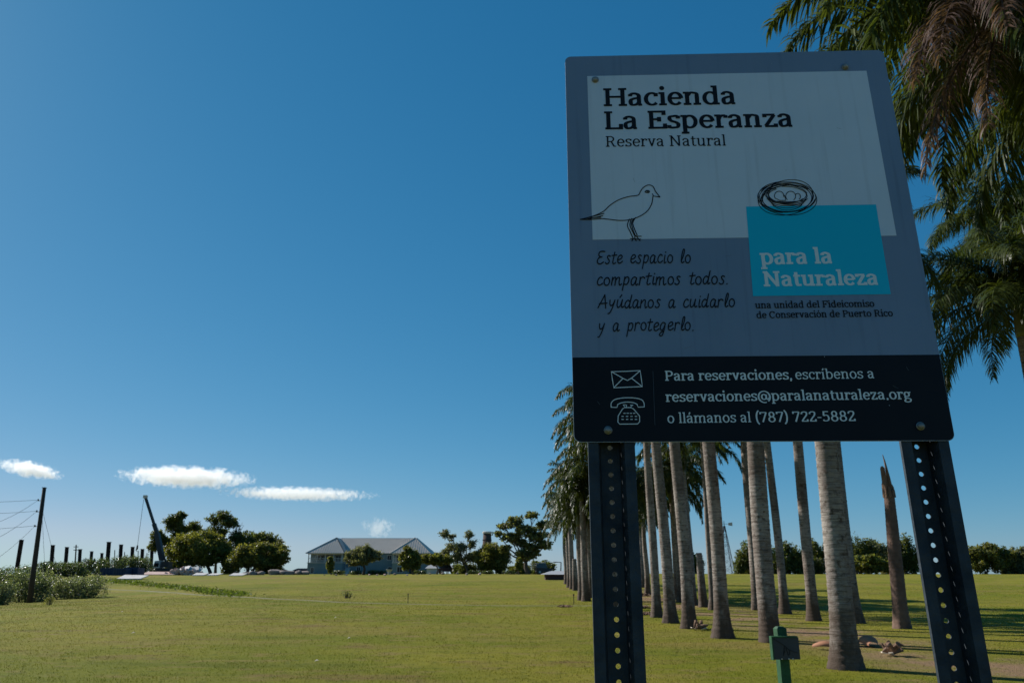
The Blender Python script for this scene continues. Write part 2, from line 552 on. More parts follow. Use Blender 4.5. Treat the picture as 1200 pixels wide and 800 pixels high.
# in front of the house
tree_px('broadleaf_tree', 'round olive grey tree in front of the middle of the house', 403, 446, 639, 661, 426, 140,
        [(-.7, .35, .3, .3), (-.3, .7, .36, .26), (.2, .75, .36, .26), (.65, .45, .34, .3), (0, .3, .5, .3), (-.55, .05, .25, .15)], M['leaf_grey'], leaf=.20, n=9000, seed=9, trunk_r=.24, shell=.4, group='trees planted around the house')
tree_px('young_tree', 'small narrow young tree before the left porch of the house', 381, 392, 652, 669, 388, 138,
        [(0, .8, .5, .24), (-.2, .5, .6, .25), (.15, .2, .7, .25)], M['leaf_olive'], leaf=.18, n=1500, seed=10, trunk_r=.09, group='trees planted around the house')
tree_px('broadleaf_tree', 'green tree with pointed top before the right wing of the house', 466, 494, 639, 667, 484, 138,
        [(-.3, .85, .26, .16), (-.55, .5, .4, .2), (.1, .62, .4, .18), (.5, .4, .45, .2), (-.3, .25, .45, .2), (.55, .15, .4, .15)], M['leaf_mid'], leaf=.22, n=5200, seed=12, trunk_r=.16, group='trees planted around the house')
tree_px('broadleaf_tree', 'low spreading olive tree at the right corner of the house', 492, 530, 647, 662, 512, 142,
        [(-.65, .5, .4, .35), (0, .6, .45, .35), (.6, .45, .4, .35)], M['leaf_olive'], leaf=.24, n=4200, seed=13, trunk_r=.14, group='trees planted around the house')
# right of the house
tree_px('broadleaf_tree', 'airy grey green tree with two separate upper boughs left of the chimney', 514, 562, 620, 664, 548, 150,
        [(-.72, .86, .26, .11), (-.4, .8, .2, .1), (.45, .86, .26, .11), (-.4, .5, .34, .17), (.1, .5, .36, .16), (.6, .6, .25, .15), (-.1, .25, .36, .16), (.55, .25, .4, .18), (-.75, .35, .22, .12)], M['leaf_grey'], fill=False, leaf=.22, n=3900, seed=14, trunk_r=.26, shell=.3)
tree_px('broadleaf_tree', 'dense olive bush-like tree in front of the brick chimney', 552, 600, 634, 670, 586, 148,
        [(-.5, .55, .36, .2), (0, .7, .4, .24), (.5, .6, .4, .24), (.3, .25, .5, .24), (-.4, .2, .4, .2)], M['leaf_mid'], leaf=.26, n=6500, seed=15, trunk_r=.2, shell=.4)
tree_px('sea_almond_tree', 'tall layered large-leaved tree right of the brick chimney', 578, 647, 599, 662, 618, 142,
        [(-.62, .72, .3, .07), (-.2, .82, .28, .08), (.35, .93, .26, .06), (.75, .74, .3, .08), (.1, .66, .36, .1), (-.45, .52, .34, .08), (.5, .54, .36, .1), (-.1, .42, .3, .1), (.75, .36, .26, .09),
         (-.6, .3, .2, .07), (.1, .2, .3, .12), (.35, .3, .3, .12), (-.85, .58, .14, .05)], M['leaf_almond'], leaf=.34, fill=False, n=4600, seed=16, trunk_r=.42, shell=.25, bare=4)
tree_px('young_tree', 'small yellow green tree under the tall layered tree', 603, 614, 652, 667, 608, 135,
        [(0, .6, .6, .4), (-.3, .3, .5, .3), (.3, .3, .5, .3)], M['leaf_olive'], leaf=.2, n=1400, seed=17, trunk_r=.08)
# horizon trees beyond the right lawn
G2 = 'dark trees on the skyline right of the avenue'
for i, (a, b, tp, lo, pb, Y, mm, um, lab) in enumerate([
    (797, 818, 640, 668, 808, 170, 'leaf_dark', 0, 'small dark tree on the skyline seen between the palms, leftmost of that line'),
    (868, 903, 627, 668, 884, 165, 'leaf_dark', 0, 'ragged dark tree on the skyline right of the windmill'),
    (903, 950, 632, 670, 925, 172, 'leaf_dark', 0, 'broad dark tree on the skyline with dense low crown'),
    (945, 975, 632, 671, 958, 176, 'leaf_mid', 0, 'dark tree on the skyline partly behind the nearest trunk'),
    (983, 1028, 622, 668, 1006, 168, 'leaf_dark', 0, 'tallest dark tree on the skyline right of the nearest palm trunk'),
    (1000, 1040, 651, 670, 1004, 150, 'leaf_olive', 1, 'low yellow green tree on a pale trunk before the tallest skyline tree'),
    (1018, 1052, 630, 668, 1036, 176, 'leaf_grey', 0, 'loose grey green tree on the skyline behind the broken palm'),
    (1046, 1076, 629, 668, 1060, 168, 'leaf_dark', 0, 'dense dark tree on the skyline left of the right sign post'),
    (1132, 1184, 635, 669, 1156, 150, 'leaf_mid', 1, 'rounded umbrella shaped tree on the skyline right of the sign post'),
    (1180, 1215, 640, 672, 1196, 150, 'leaf_grey', 0, 'greyish tree on the skyline at the right edge'),
    (1218, 1260, 636, 670, 1240, 155, 'leaf_dark', 0, 'dark tree on the skyline just outside the right edge')]):
    cl = crown_clumps(30 + i, 6, bool(um))
    if um: cl += [(-.35, .3, .3, .2), (.35, .3, .35, .2), (.75, .2, .25, .15)]
    if i == 10: continue
    tree_px('broadleaf_tree', lab, a - 5, b + 5, tp, lo + (0 if um else 3), pb, Y, cl, M[mm], leaf=.33, n=int(90 * (b - a) * (1.6 if um else 1.3)), seed=40 + i, trunk_r=.25, group=G2, trunks=2 if i % 3 == 1 else 1, shell=.4)

# low growth under the far trees
GU = 'low undergrowth shrubs beneath the far trees'
UNDER = [(196, 226, 655, 158, 'undergrowth shrub under the left side of the big olive green tree'), (300, 330, 660, 160, 'undergrowth shrub under the wide low green tree'), (258, 282, 655, 168, 'undergrowth shrub filling the gap between the two left trees'),
         (530, 560, 660, 152, 'undergrowth shrub below the airy grey green tree'), (596, 622, 661, 150, 'undergrowth shrub around the foot of the tall layered tree'), (622, 650, 655, 156, 'undergrowth shrub behind the dark vehicle'),
         (898, 918, 655, 172, 'skyline undergrowth shrub right of the blotched palm'), (938, 966, 652, 172, 'skyline undergrowth shrub behind the slim brown palm'), (1034, 1066, 655, 172, 'skyline undergrowth shrub at both sides of the broken palm'), (1170, 1200, 656, 160, 'skyline undergrowth shrub near the right edge'), (866, 884, 655, 170, 'skyline undergrowth shrub left of the blotched palm')]
def shrub_px(name, label, px0, px1, pytop, pybase, Y, m, n, leaf, seed, k=6, depth=None, group=None):
    rl = np.random.default_rng(seed); rr = random.Random(seed)
    b = spot((px0 + px1) / 2, Y)
    a0, a1 = at(px0, pybase, Y), at(px1, pybase, Y)
    zt = at((px0 + px1) / 2, pytop, Y).z
    H = max(zt - b.z, .5); W = (a1.x - a0.x) / 2; D = depth or min(W, H * 1.5)
    cl = []
    for i in range(k):
        u = -.85 + 1.7 * (i + .5) / k
        for w in (.25, .66):
            cl.append((u * W + rr.uniform(-.1, .1), rr.uniform(-.4, .4) * D, w * H * rr.uniform(.8, 1.05), W * 1.25 / k * rr.uniform(1, 1.3) + .1, D * .5, H * .34 * rr.uniform(.8, 1.15)))
    o = thing(name, label, 'shrub', b, group)
    P = clumps_points(cl, n, rl, .6)
    P = P[P[:, 2] > .02]
    link('foliage', leaf_mesh('foliage', P, leaf, m, rl), o)
    mb = MB()
    for c in cl:
        mb.tube([(c[0] * .6, c[1] * .6, -.15), (c[0] * .85, c[1], c[2] * .6), (c[0], c[1], c[2] + c[5] * .5)], [.05, .03, .012], 4)
    mb.build('stem', BARK, o)
    return o
GS = 'silvery shrubs around the utility pole'
shrub_px('shrub', 'silvery shrub at the far left edge below the others', -22, 15, 678, 706, 52, M['leaf_silver'], 4500, .055, 61, group=GS)
shrub_px('shrub', 'tall green and silver shrub directly behind the foot of the utility pole', 8, 62, 667, 701, 60, M['leaf_silver'], 8000, .06, 62, 7, group=GS)
shrub_px('shrub', 'long silvery shrub ending right of the utility pole', 52, 124, 673, 698, 66, M['leaf_silver'], 12000, .06, 63, 10, group=GS)
shrub_px('shrub', 'dark green shrub behind the silvery ones at the left edge', -25, 52, 662, 690, 82, M['leaf_hedge'], 7000, .08, 64, 7, group=GS)
GH = 'dark hedge shrubs in front of the steel posts'
shrub_px('shrub', 'dark hedge shrub in front of the steel posts, its left part', 40, 98, 657, 680, 104, M['leaf_hedge'], 8000, .10, 65, 8, group=GH)
shrub_px('shrub', 'middle dark hedge shrub behind the navy containers', 92, 142, 653, 676, 126, M['leaf_hedge'], 8000, .11, 66, 7, group=GH)
shrub_px('shrub', 'right end of the dark hedge next to the crane cab', 136, 176, 650, 674, 130, M['leaf_hedge'], 8000, .11, 67, 7, group=GH)
shrub_px('weed_clump', 'low dark weed tuft alone on the lawn left of centre', 401, 412, 707, 713, 47, M['leaf_dark'], 260, .035, 68, 2, group=None)
shrub_px('weed_clump', 'low green weed tuft right of the utility pole foot', 52, 62, 703, 707, 45, M['leaf_mid'], 260, .035, 69, 2, group=None)

for i, (a, b_, t_, Y_, lab) in enumerate(UNDER):
    shrub_px('shrub', lab, a, b_, t_, 674, Y_, M['leaf_dark'] if i % 2 else M['leaf_mid'], 2600, .2, 200 + i, 4, group=GU)

# rough plants on the bank above the footpath
def bank():
    rl = np.random.default_rng(77); P = []
    line = [(128, 680), (150, 682), (190, 686), (230, 690), (262, 694.5), (282, 697)]
    for i in range(len(line) - 1):
        for _ in range(1500):
            t = rl.random(); px = line[i][0] * (1 - t) + line[i + 1][0] * t; py = line[i][1] * (1 - t) + line[i + 1][1] * t + rl.normal(0, 1.1)
            P.append((px, py))
    C = []
    for px, py in P[::3]:
        g = ground_at(px, py, 200)
        if g is None: continue
        for _ in range(3): C.append((g.x + rl.normal(0, .4), g.y + rl.normal(0, .9), g.z + abs(rl.normal(0, .07))))
    o = link('ground_cover', leaf_mesh('ground_cover', np.array(C), .085, M['leaf_bank'], rl))
    tag(o, 'rough green plants along the low bank above the footpath', 'ground cover', kind='stuff')
bank()

# ------------------------------------------------------------------ palms
def palm_bark():
    m = bpy.data.materials.new('palm_bark'); m.use_nodes = True
    t = m.node_tree; N = t.nodes; L = t.links
    p = N['Principled BSDF']; p.inputs['Roughness'].default_value = .9; p.inputs['Specular IOR Level'].default_value = .2
    tc = N.new('ShaderNodeTexCoord')
    oi = N.new('ShaderNodeObjectInfo')
    def nz(scale, sx=1, sz=1, det=6, r=.65):
        mp = N.new('ShaderNodeMapping'); mp.inputs['Scale'].default_value = (sx, sx, sz)
        ad = N.new('ShaderNodeVectorMath'); ad.operation = 'ADD'
        L.new(tc.outputs['Object'], ad.inputs[0]); L.new(oi.outputs['Random'], ad.inputs[1])
        L.new(ad.outputs[0], mp.inputs[0])
        n = N.new('ShaderNodeTexNoise'); n.inputs['Scale'].default_value = scale; n.inputs['Detail'].default_value = det; n.inputs['Roughness'].default_value = r
        L.new(mp.outputs[0], n.inputs['Vector']); return n.outputs[0]
    def rg(v, a, b, c=0, d=1):
        r = N.new('ShaderNodeMapRange'); r.inputs['From Min'].default_value = a; r.inputs['From Max'].default_value = b
        r.inputs['To Min'].default_value = c; r.inputs['To Max'].default_value = d; L.new(v, r.inputs['Value']); return r.outputs[0]
    def mix(f, a, b):
        x = N.new('ShaderNodeMix'); x.data_type = 'RGBA'; L.new(f, x.inputs['Factor'])
        for k, v in (('A', a), ('B', b)):
            if isinstance(v, tuple): x.inputs[k].default_value = (*v, 1)
            else: L.new(v, x.inputs[k])
        return x.outputs['Result']
    c = mix(rg(nz(1.2, 1, .5), .4, .62), (.335, .295, .26), (.165, .13, .108))
    c = mix(rg(nz(7, 1, 1.3), .53, .66), c, (.075, .052, .04))
    c = mix(rg(nz(5, .5, 11, 3), .48, .66), c, (.09, .066, .052))
    sp = N.new('ShaderNodeSeparateXYZ'); L.new(tc.outputs['Object'], sp.inputs[0])
    ad = N.new('ShaderNodeMath'); ad.operation = 'ADD'; L.new(sp.outputs[2], ad.inputs[0]); L.new(rg(nz(2.5, 1, .6), .3, .7, -.9, .9), ad.inputs[1])
    c = mix(rg(ad.outputs[0], 1.5, .05), c, (.085, .06, .045))
    L.new(c, p.inputs['Base Color'])
    b = N.new('ShaderNodeBump'); b.inputs['Strength'].default_value = .8; b.inputs['Distance'].default_value = .02
    L.new(nz(14, 1, 2.5, 5, .75), b.inputs['Height']); L.new(b.outputs[0], p.inputs['Normal'])
    return m
M['palm_bark'] = palm_bark()
M['crownshaft'] = mat('crownshaft_green', (.10, .13, .035), .4, spec=.45, noise=(2, (.14, .12, .05), 2))
M['frond'] = mat('palm_frond', (.034, .054, .012), .42, spec=.35, noise=(1.2, (.06, .074, .014), 2.2), transl=.32, island=.45)
M['frond_dry'] = mat('dry_palm_frond', (.12, .075, .06), .5, spec=.5, noise=(1.2, (.065, .04, .034), 2.2), transl=.25, island=.5)
M['wood_dry'] = mat('dry_wood', (.24, .15, .10), .9, noise=(8, (.12, .07, .05), 2), bump=(20, .6))

def frond_mesh(name, L_, e0, e1, m, seed, pairs=84, leaf=.62, seg=3, droop=.8, sparse=0.0, bend=0.0, lw=.021):
    rr = np.random.default_rng(seed)
    n = 26
    pts = []; p = np.zeros(3); e = e0; yaw = 0
    for i in range(n + 1):
        pts.append(p.copy())
        t = (i + .5) / n
        e = e0 + (e1 - e0) * t ** 1.25
        yaw = bend * t
        p = p + L_ / n * np.array([math.cos(e) * math.cos(yaw), math.cos(e) * math.sin(yaw), math.sin(e)])
    pts = np.array(pts)
    V = []; Fc = []
    # rachis: a tapering three sided rod
    for i in range(n + 1):
        w = .030 * (1 - i / n) + .004
        d = pts[min(i + 1, n)] - pts[max(i - 1, 0)]; d /= np.linalg.norm(d)
        s = np.cross(d, (0, 0, 1)); s /= np.linalg.norm(s); u = np.cross(s, d)
        V += [pts[i] - s * w, pts[i] + s * w, pts[i] - u * w * 1.1, pts[i] + u * w * .5]
    for i in range(n):
        a = i * 4; b = a + 4
        Fc += [(a, b, b + 2, a + 2), (a + 2, b + 2, b + 1, a + 1), (a + 1, b + 1, b + 3, a + 3), (a + 3, b + 3, b, a)]
    for k in range(pairs):
        t = .14 + .86 * (k + .5) / pairs
        fi = t * n; i = min(int(fi), n - 1); q = pts[i] + (pts[i + 1] - pts[i]) * (fi - i)
        d = pts[i + 1] - pts[i]; d /= np.linalg.norm(d)
        s = np.cross(d, (0, 0, 1)); s /= np.linalg.norm(s); u = np.cross(s, d)
        ll = leaf * (.35 + .65 * math.sin(math.pi * min(1, .12 + .95 * t)) ** .7) 
        for sg in (-1, 1):
            if rr.random() < sparse: continue
            tilt = rr.normal(.15, .55)
            fwd = .45 + .5 * t + rr.normal(0, .12)
            dr = s * sg * math.cos(tilt) + u * math.sin(tilt) + d * fwd
            dr /= np.linalg.norm(dr)
            L2 = ll * rr.uniform(.75, 1.15); w = lw * rr.uniform(.8, 1.3)
            base = len(V); c = q.copy(); ww = np.cross(dr, (0, 0, 1)); ww /= (np.linalg.norm(ww) + 1e-6)
            ww = ww * math.cos(tilt * .6) + np.cross(ww, dr) * math.sin(tilt * .6 + rr.normal(0, .5))
            for j in range(seg + 1):
                f = j / seg
                wj = w * (.55, 1, .75, .08)[j] if seg == 3 else w * (1 - f * .9)
                V += [c - ww * wj, c + ww * wj]
                dr = dr + np.array([0, 0, -droop * (f + .35) * rr.uniform(.7, 1.3) * .8]); dr /= np.linalg.norm(dr)
                c = c + dr * L2 / seg
            for j in range(seg):
                a = base + 2 * j; Fc.append((a, a + 1, a + 3, a + 2))
    V = np.array(V); Fa = np.array(Fc)
    return mesh(name, V, Fa, m)

HI = [  # frond shapes for the palms: upright, arching, hanging
    frond_mesh('frond', 2.7, R(68), R(-18), M['frond'], 1, bend=.15),
    frond_mesh('frond', 2.9, R(52), R(-48), M['frond'], 2, bend=-.2),
    frond_mesh('frond', 3.0, R(34), R(-70), M['frond'], 3, bend=.2),
    frond_mesh('frond', 3.0, R(14), R(-82), M['frond'], 4, bend=-.15),
    frond_mesh('frond', 2.8, R(-8), R(-88), M['frond'], 5, bend=.1, droop=1.1),
    frond_mesh('frond', 2.7, R(60), R(-40), M['frond'], 6, bend=.3, sparse=.1),
]
HN = [  # denser and finer fronds for the palms close to the camera
    frond_mesh('frond', 2.8, R(66), R(-20), M['frond'], 21, bend=.15, pairs=150, lw=.0125, leaf=.66),
    frond_mesh('frond', 3.0, R(50), R(-50), M['frond'], 22, bend=-.2, pairs=150, lw=.0125, leaf=.68),
    frond_mesh('frond', 3.1, R(32), R(-68), M['frond'], 23, bend=.2, pairs=150, lw=.0125, leaf=.68),
    frond_mesh('frond', 3.0, R(12), R(-80), M['frond'], 24, bend=-.15, pairs=150, lw=.0125, leaf=.66, droop=.9),
    frond_mesh('frond', 2.8, R(-10), R(-88), M['frond'], 25, bend=.1, droop=1.1, pairs=140, lw=.0125),
    frond_mesh('frond', 2.8, R(58), R(-40), M['frond'], 26, bend=.3, pairs=150, lw=.0125)]
DRY = [frond_mesh('frond', 3.2, R(-22), R(-66), M['frond_dry'], 8, droop=.9, leaf=.55, bend=.2, pairs=150, lw=.008),
       frond_mesh('frond', 3.0, R(-38), R(-74), M['frond_dry'], 9, droop=1.0, leaf=.5, sparse=.2, pairs=150, lw=.008)]

def palm_trunk_mesh(height, r, seed, base_r, lean, n=22):
    rr = random.Random(seed); V = []; Fc = []
    z = -.4; rings = [(-.4, base_r * 1.06), (0, base_r)]
    z = .10
    while z < height:
        f = z / height
        rad = r * (1 + .10 * math.sin(math.pi * min(1, f * 1.1)) - .22 * f) + (base_r - r) * math.exp(-z / .38)
        step = rr.uniform(.09, .15)
        rings += [(z, rad * 1.018), (z + .018, rad * .982), (z + step * .6, rad * .992)]
        z += step
    rings.append((height, r * .75))
    lob = [rr.uniform(-.05, .05) for _ in range(n)]
    for (zz, rad) in rings:
        lx, ly = lean(max(zz, 0))
        for k in range(n):
            a = 2 * math.pi * k / n
            q = rad * (1 + (lob[k] * 2.2 * math.exp(-max(zz, 0) / .3)) + rr.uniform(-.008, .008))
            V.append((lx + math.cos(a) * q, ly + math.sin(a) * q, zz + rr.uniform(-.008, .008)))
    for i in range(len(rings) - 1):
        for k in range(n):
            k2 = (k + 1) % n
            Fc.append((i * n + k, i * n + k2, (i + 1) * n + k2, (i + 1) * n + k))
    m = len(rings) - 1
    Fc.append(tuple(m * n + k for k in range(n)))
    return mesh('trunk', V, Fc, M['palm_bark'], True)

def royal_palm(label, base, height, r, seed, xtop=None, nf=16, group=None, base_r=None, frond_scale=1.0, dry=0, spread=1.0, shapes=None):
    """xtop=(px,py): where the trunk passes"""
    rr = random.Random(seed)
    o = thing('royal_palm', label, 'palm tree', base, group)
    k = 0.0
    if xtop:
        p = at(xtop[0], xtop[1], base.y); k = (p.x - base.x) / (p.z - base.z)
    wob = rr.uniform(-.05, .05); ky = rr.uniform(-.008, .008)
    lean = lambda z: (k * z + wob * math.sin(z / height * math.pi * 2) * .7, ky * z)
    link('trunk', palm_trunk_mesh(height, r, seed, base_r or r * 1.42, lean), o)
    tx, ty = lean(height)
    sh = MB(); hs = 1.15
    sh.tube([(tx, ty, height - .03), (tx, ty, height + .12), (tx, ty, height + .5), (tx + k * .8, ty, height + hs)], [r * .74, r * .84, r * .66, r * .34], 14)
    sh.build('crownshaft', M['crownshaft'], o, True)
    top = Vector((tx + k * 1.0, ty, height + hs - .12))
    a = rr.uniform(0, 6.28)
    for i in range(nf):
        a += 2.39996
        f = i / nf
        q = (0, 5, 1, 1, 2, 2, 3, 3, 4)[min(8, int(f * 9))]
        fo = link('frond', (shapes or HI)[q], o, loc=top - Vector((0, 0, .10 * f * 3)), rot=(rr.uniform(-.12, .12), rr.uniform(-.1, .1), a + rr.uniform(-.2, .2)))
        s = frond_scale * rr.uniform(.88, 1.08); fo.scale = (s * spread, s * spread, s)
    for i in range(dry):
        a += 2.1
        fo = link('frond', DRY[i % 2], o, loc=top - Vector((0, 0, .45)), rot=(0, 0, a)); fo['label'] = 'dry brown hanging frond'
    return o

GP = 'royal palms of the avenue'
def palm_px(label, px, py, H, r, seed, xt=None, **k):
    g = ground_at(px, py)
    return royal_palm(label, g, H, r, seed, xt, group=GP, **k)

# first row, from the camera outwards
palm_px('thickest and nearest palm trunk under the sign, dark stained foot, beside green post', 992, 783, 7.2, .200, 101, (967, 517), base_r=.31, nf=17, shapes=HN)
palm_px('palm with pale blotched trunk directly behind the small green post', 903, 752, 9.0, .215, 102, (885, 517), base_r=.30, shapes=HN)
palm_px('smooth pale grey palm trunk with dark red-brown foot between the debris and the green post', 847, 747, 9.0, .170, 103, (830.5, 517), base_r=.30, shapes=HN)
palm_px('palm whose trunk foot stands beside the broken husk on the lawn', 808, 736, 9.0, .175, 104, (791, 517), base_r=.27)
palm_px('palm with narrow trunk second to the right of the left sign post', 786, 729.5, 8.4, .18, 105, (769, 517), base_r=.28)
palm_px('palm with thin trunk nearest the right side of the left sign post', 770, 723, 7.6, .15, 106, (758, 517), base_r=.25, nf=20)
palm_px('far palm seen just right of the left sign post, right one of two', 754, 688, 6.6, .22, 107, (750, 600), nf=18)
palm_px('far palm seen just right of the left sign post, left one of two', 747.5, 684, 5.4, .22, 108, (744, 600), nf=18)
palm_px('palm left of the left sign post, nearer the post of the two foremost trunks', 687, 704, 5.3, .19, 109, (684, 640), nf=24, spread=.8)
palm_px('palm left of the left sign post with a white mark at its foot', 681, 703, 4.0, .17, 110, (679, 640), nf=24, spread=.75)
palm_px('farther palm left of the sign post, leftmost trunk of the avenue', 667.5, 688, 5.7, .2, 111, (665.5, 640), nf=20, spread=.85)
palm_px('farther palm left of the sign post, between the leftmost trunk and the cut trunk', 671, 690, 7.4, .2, 112, (669, 640), nf=20, spread=.85)
palm_px('farther palm with its crown low behind the leftmost trunks', 664, 684, 4.4, .2, 125, (662, 640), nf=20, spread=.9)
# palms of the far avenue whose feet are hidden by the left post or by nearer trunks, their low crowns in view
for (px, py, H, sd, lab) in ((700, 706, 6.2, 141, 'palm mostly hidden by the left sign post, its crown showing left of it'), (709, 697, 5.2, 142, 'farther palm hidden by the left sign post, low crown left of it'),
                             (722, 703, 5.0, 143, 'palm hidden by the left sign post with crown at both sides of it'), (734, 694, 6.6, 144, 'farther palm hidden behind the right edge of the left sign post'),
                             (742, 707, 4.4, 145, 'low palm at the right edge of the left sign post'), (768, 700, 4.6, 146, 'low crowned palm far behind the thin trunk'), (783, 698, 5.6, 147, 'low crowned palm far behind the narrow trunk'),
                             (795, 702, 5.2, 148, 'low crowned palm far behind the trunk beside the husk'), (706, 713, 7.3, 161, 'nearer palm hidden by the left sign post, high crown at its left'), (722, 716, 7.8, 162, 'nearest of the palms hidden by the left sign post, crown behind the panel edge'), (734, 712, 7.8, 163, 'palm hidden by the right half of the left sign post, high crown'), (700, 704, 7.6, 164, 'palm hidden by the left sign post with crown level with the cut trunk palms'),
                             (693, 700, 4.2, 150, 'low crowned palm at the left edge of the left sign post'), (697, 690, 6.9, 151, 'farther palm hidden behind the left edge of the left sign post'), (668.5, 683.5, 5.8, 152, 'very far palm in line with the leftmost trunk'), (759, 695, 4.6, 153, 'far low palm between the left sign post and the thin trunk'), (806, 697, 6.6, 154, 'far palm in line with the trunk beside the husk'),
                             (843, 703, 7.4, 149, 'far palm hidden by the smooth pale grey trunk, crown under the sign')):
    palm_px(lab, px, py, H, .17, sd, (px - (py - 640) * (px - 560) / 3400, 640), nf=22, spread=.82)
# second row
palm_px('palm trunk half hidden behind the thickest trunk', 1004, 730, 11, .175, 113, (984, 560), base_r=.29)
palm_px('slim brown palm trunk standing clear left of the thickest trunk', 954, 727, 10.8, .178, 114, (934, 517), base_r=.28)
palm_px('slim palm trunk right of the blotched palm, curving gently', 920, 719, 9.8, .155, 115, (900, 525), base_r=.27)
palm_px('dark slim palm trunk just left of the blotched palm', 887, 714.5, 8.6, .19, 116, (873, 525), base_r=.26, nf=18)
palm_px('thin dark palm trunk close behind the smooth pale grey trunk', 836, 714, 7.9, .11, 117, (825, 560), base_r=.24)
palm_px('palm trunk just behind the palm beside the husk', 812, 709, 6.9, .19, 118, (802, 580), base_r=.24, nf=20)
palm_px('short-crowned palm behind the row, low crown right of the left post', 798, 705, 5.8, .18, 119, (790, 580), base_r=.24, nf=20)
# palms at the right whose feet are outside the picture
royal_palm('palm at the upper right with dry brown fronds hanging beside the sign', Vector((7.1, 8.8, h1(7.1, 8.8))), 8.6, .21, 120, None, nf=44, group=GP, frond_scale=1.28, shapes=HN)
royal_palm('tall palm farthest to the right whose fronds enter the upper right corner', Vector((9.6, 10.9, h1(9.6, 10.9))), 8.9, .21, 123, None, nf=34, group=GP, frond_scale=1.2, shapes=HN)
royal_palm('palm behind the dry fronds, green crownshaft at the right edge', Vector((15.4, 21.3, h1(15.4, 21.3))), 10.7, .2, 121, None, nf=30, group=GP, shapes=HN, frond_scale=1.15)
royal_palm('dark crowned palm at the right edge, its trunk visible below the lowest crown', Vector((11.15, 16.0, h1(11.15, 16.0))), 6.5, .18, 122, None, nf=30, group=GP, frond_scale=1.0, shapes=HN)

pC = [o for o in bpy.data.objects if o.get('label', '').startswith('palm at the upper right')][0]
topC = Vector((0, 0, 9.5))
for (a, dz, q) in ((203, 0, 0), (194, -.2, 1), (215, -.1, 1), (240, -.15, 1), (232, 0, 0), (209, .1, 0), (250, -.2, 0), (222, .1, 0)):
    fo = link('frond', DRY[q], pC, loc=topC + Vector((0, 0, dz)), rot=(0, 0, R(a)), scale=1.25)
    fo['label'] = 'dry brown hanging frond'

def stump(label, px, py, pytop, r, seed, splinter=False):
    g = ground_at(px, py); rr = random.Random(seed)
    top = at(px, pytop, g.y); H = top.z - g.z
    o = thing('palm_stump', label, 'palm stump', g, 'dead palm trunks')
    k = -.02
    if splinter: 
        t2 = at(1040, 560, g.y); k = (t2.x - g.x) / (t2.z - g.z)
    HH = H * (.78 if splinter else 1)
    link('trunk', palm_trunk_mesh(HH, r, seed, r * 1.35, lambda z: (k * z, 0)), o)
    if splinter:
        mb = MB(); x = k * HH
        mb.tube([(x - r * .35, 0, HH - .1), (x - r * .42, 0, HH + .35), (x - r * .5, 0, HH + H * .155), (x - r * .5, .02, HH + H * .165)], [r * .5, r * .42, r * .34, r * .2], 7)
        mb.tube([(x + r * .4, 0, HH - .1), (x + r * .30, .02, HH + .5), (x + r * .06, .02, HH + 1.0), (x - r * .12, .02, HH + H * .24)], [r * .42, r * .26, r * .12, .008], 6)
        mb.tube([(x + r * .05, .06, HH - .1), (x, .06, HH + .22), (x + .02, .06, HH + .38)], [r * .5, r * .3, .01], 6)
        for q in range(9):
            a = q * .75; l = rr.uniform(.12, .5)
            mb.tube([(x + math.cos(a) * r * .7, math.sin(a) * r * .7, HH - .12), (x + math.cos(a) * r * .72, math.sin(a) * r * .7, HH + l * .6), (x + math.cos(a) * r * .6 + rr.uniform(-.03, .03), math.sin(a) * r * .6, HH + l)], [r * .30, r * .2, .008], 5)
        mb.build('splintered_top', M['wood_dry'], o)
    return o
stump('cut off grey palm trunk without crown between two palms left of the sign post', 674.5, 691.5, 654.5, .2, 131)
stump('short dead palm trunk standing alone in the middle of the avenue', 824.5, 711, 647.5, .17, 132)
so = stump('dead palm snapped off with a splintered reddish brown top', 1057, 736, 536, .195, 133, True)
for c_ in so.children:
    if c_.name.startswith('trunk'): c_.data.materials[0] = mat('dead_palm_wood', (.19, .12, .09), .95, noise=(3, (.085, .055, .045), 2.5), bump=(14, .7))

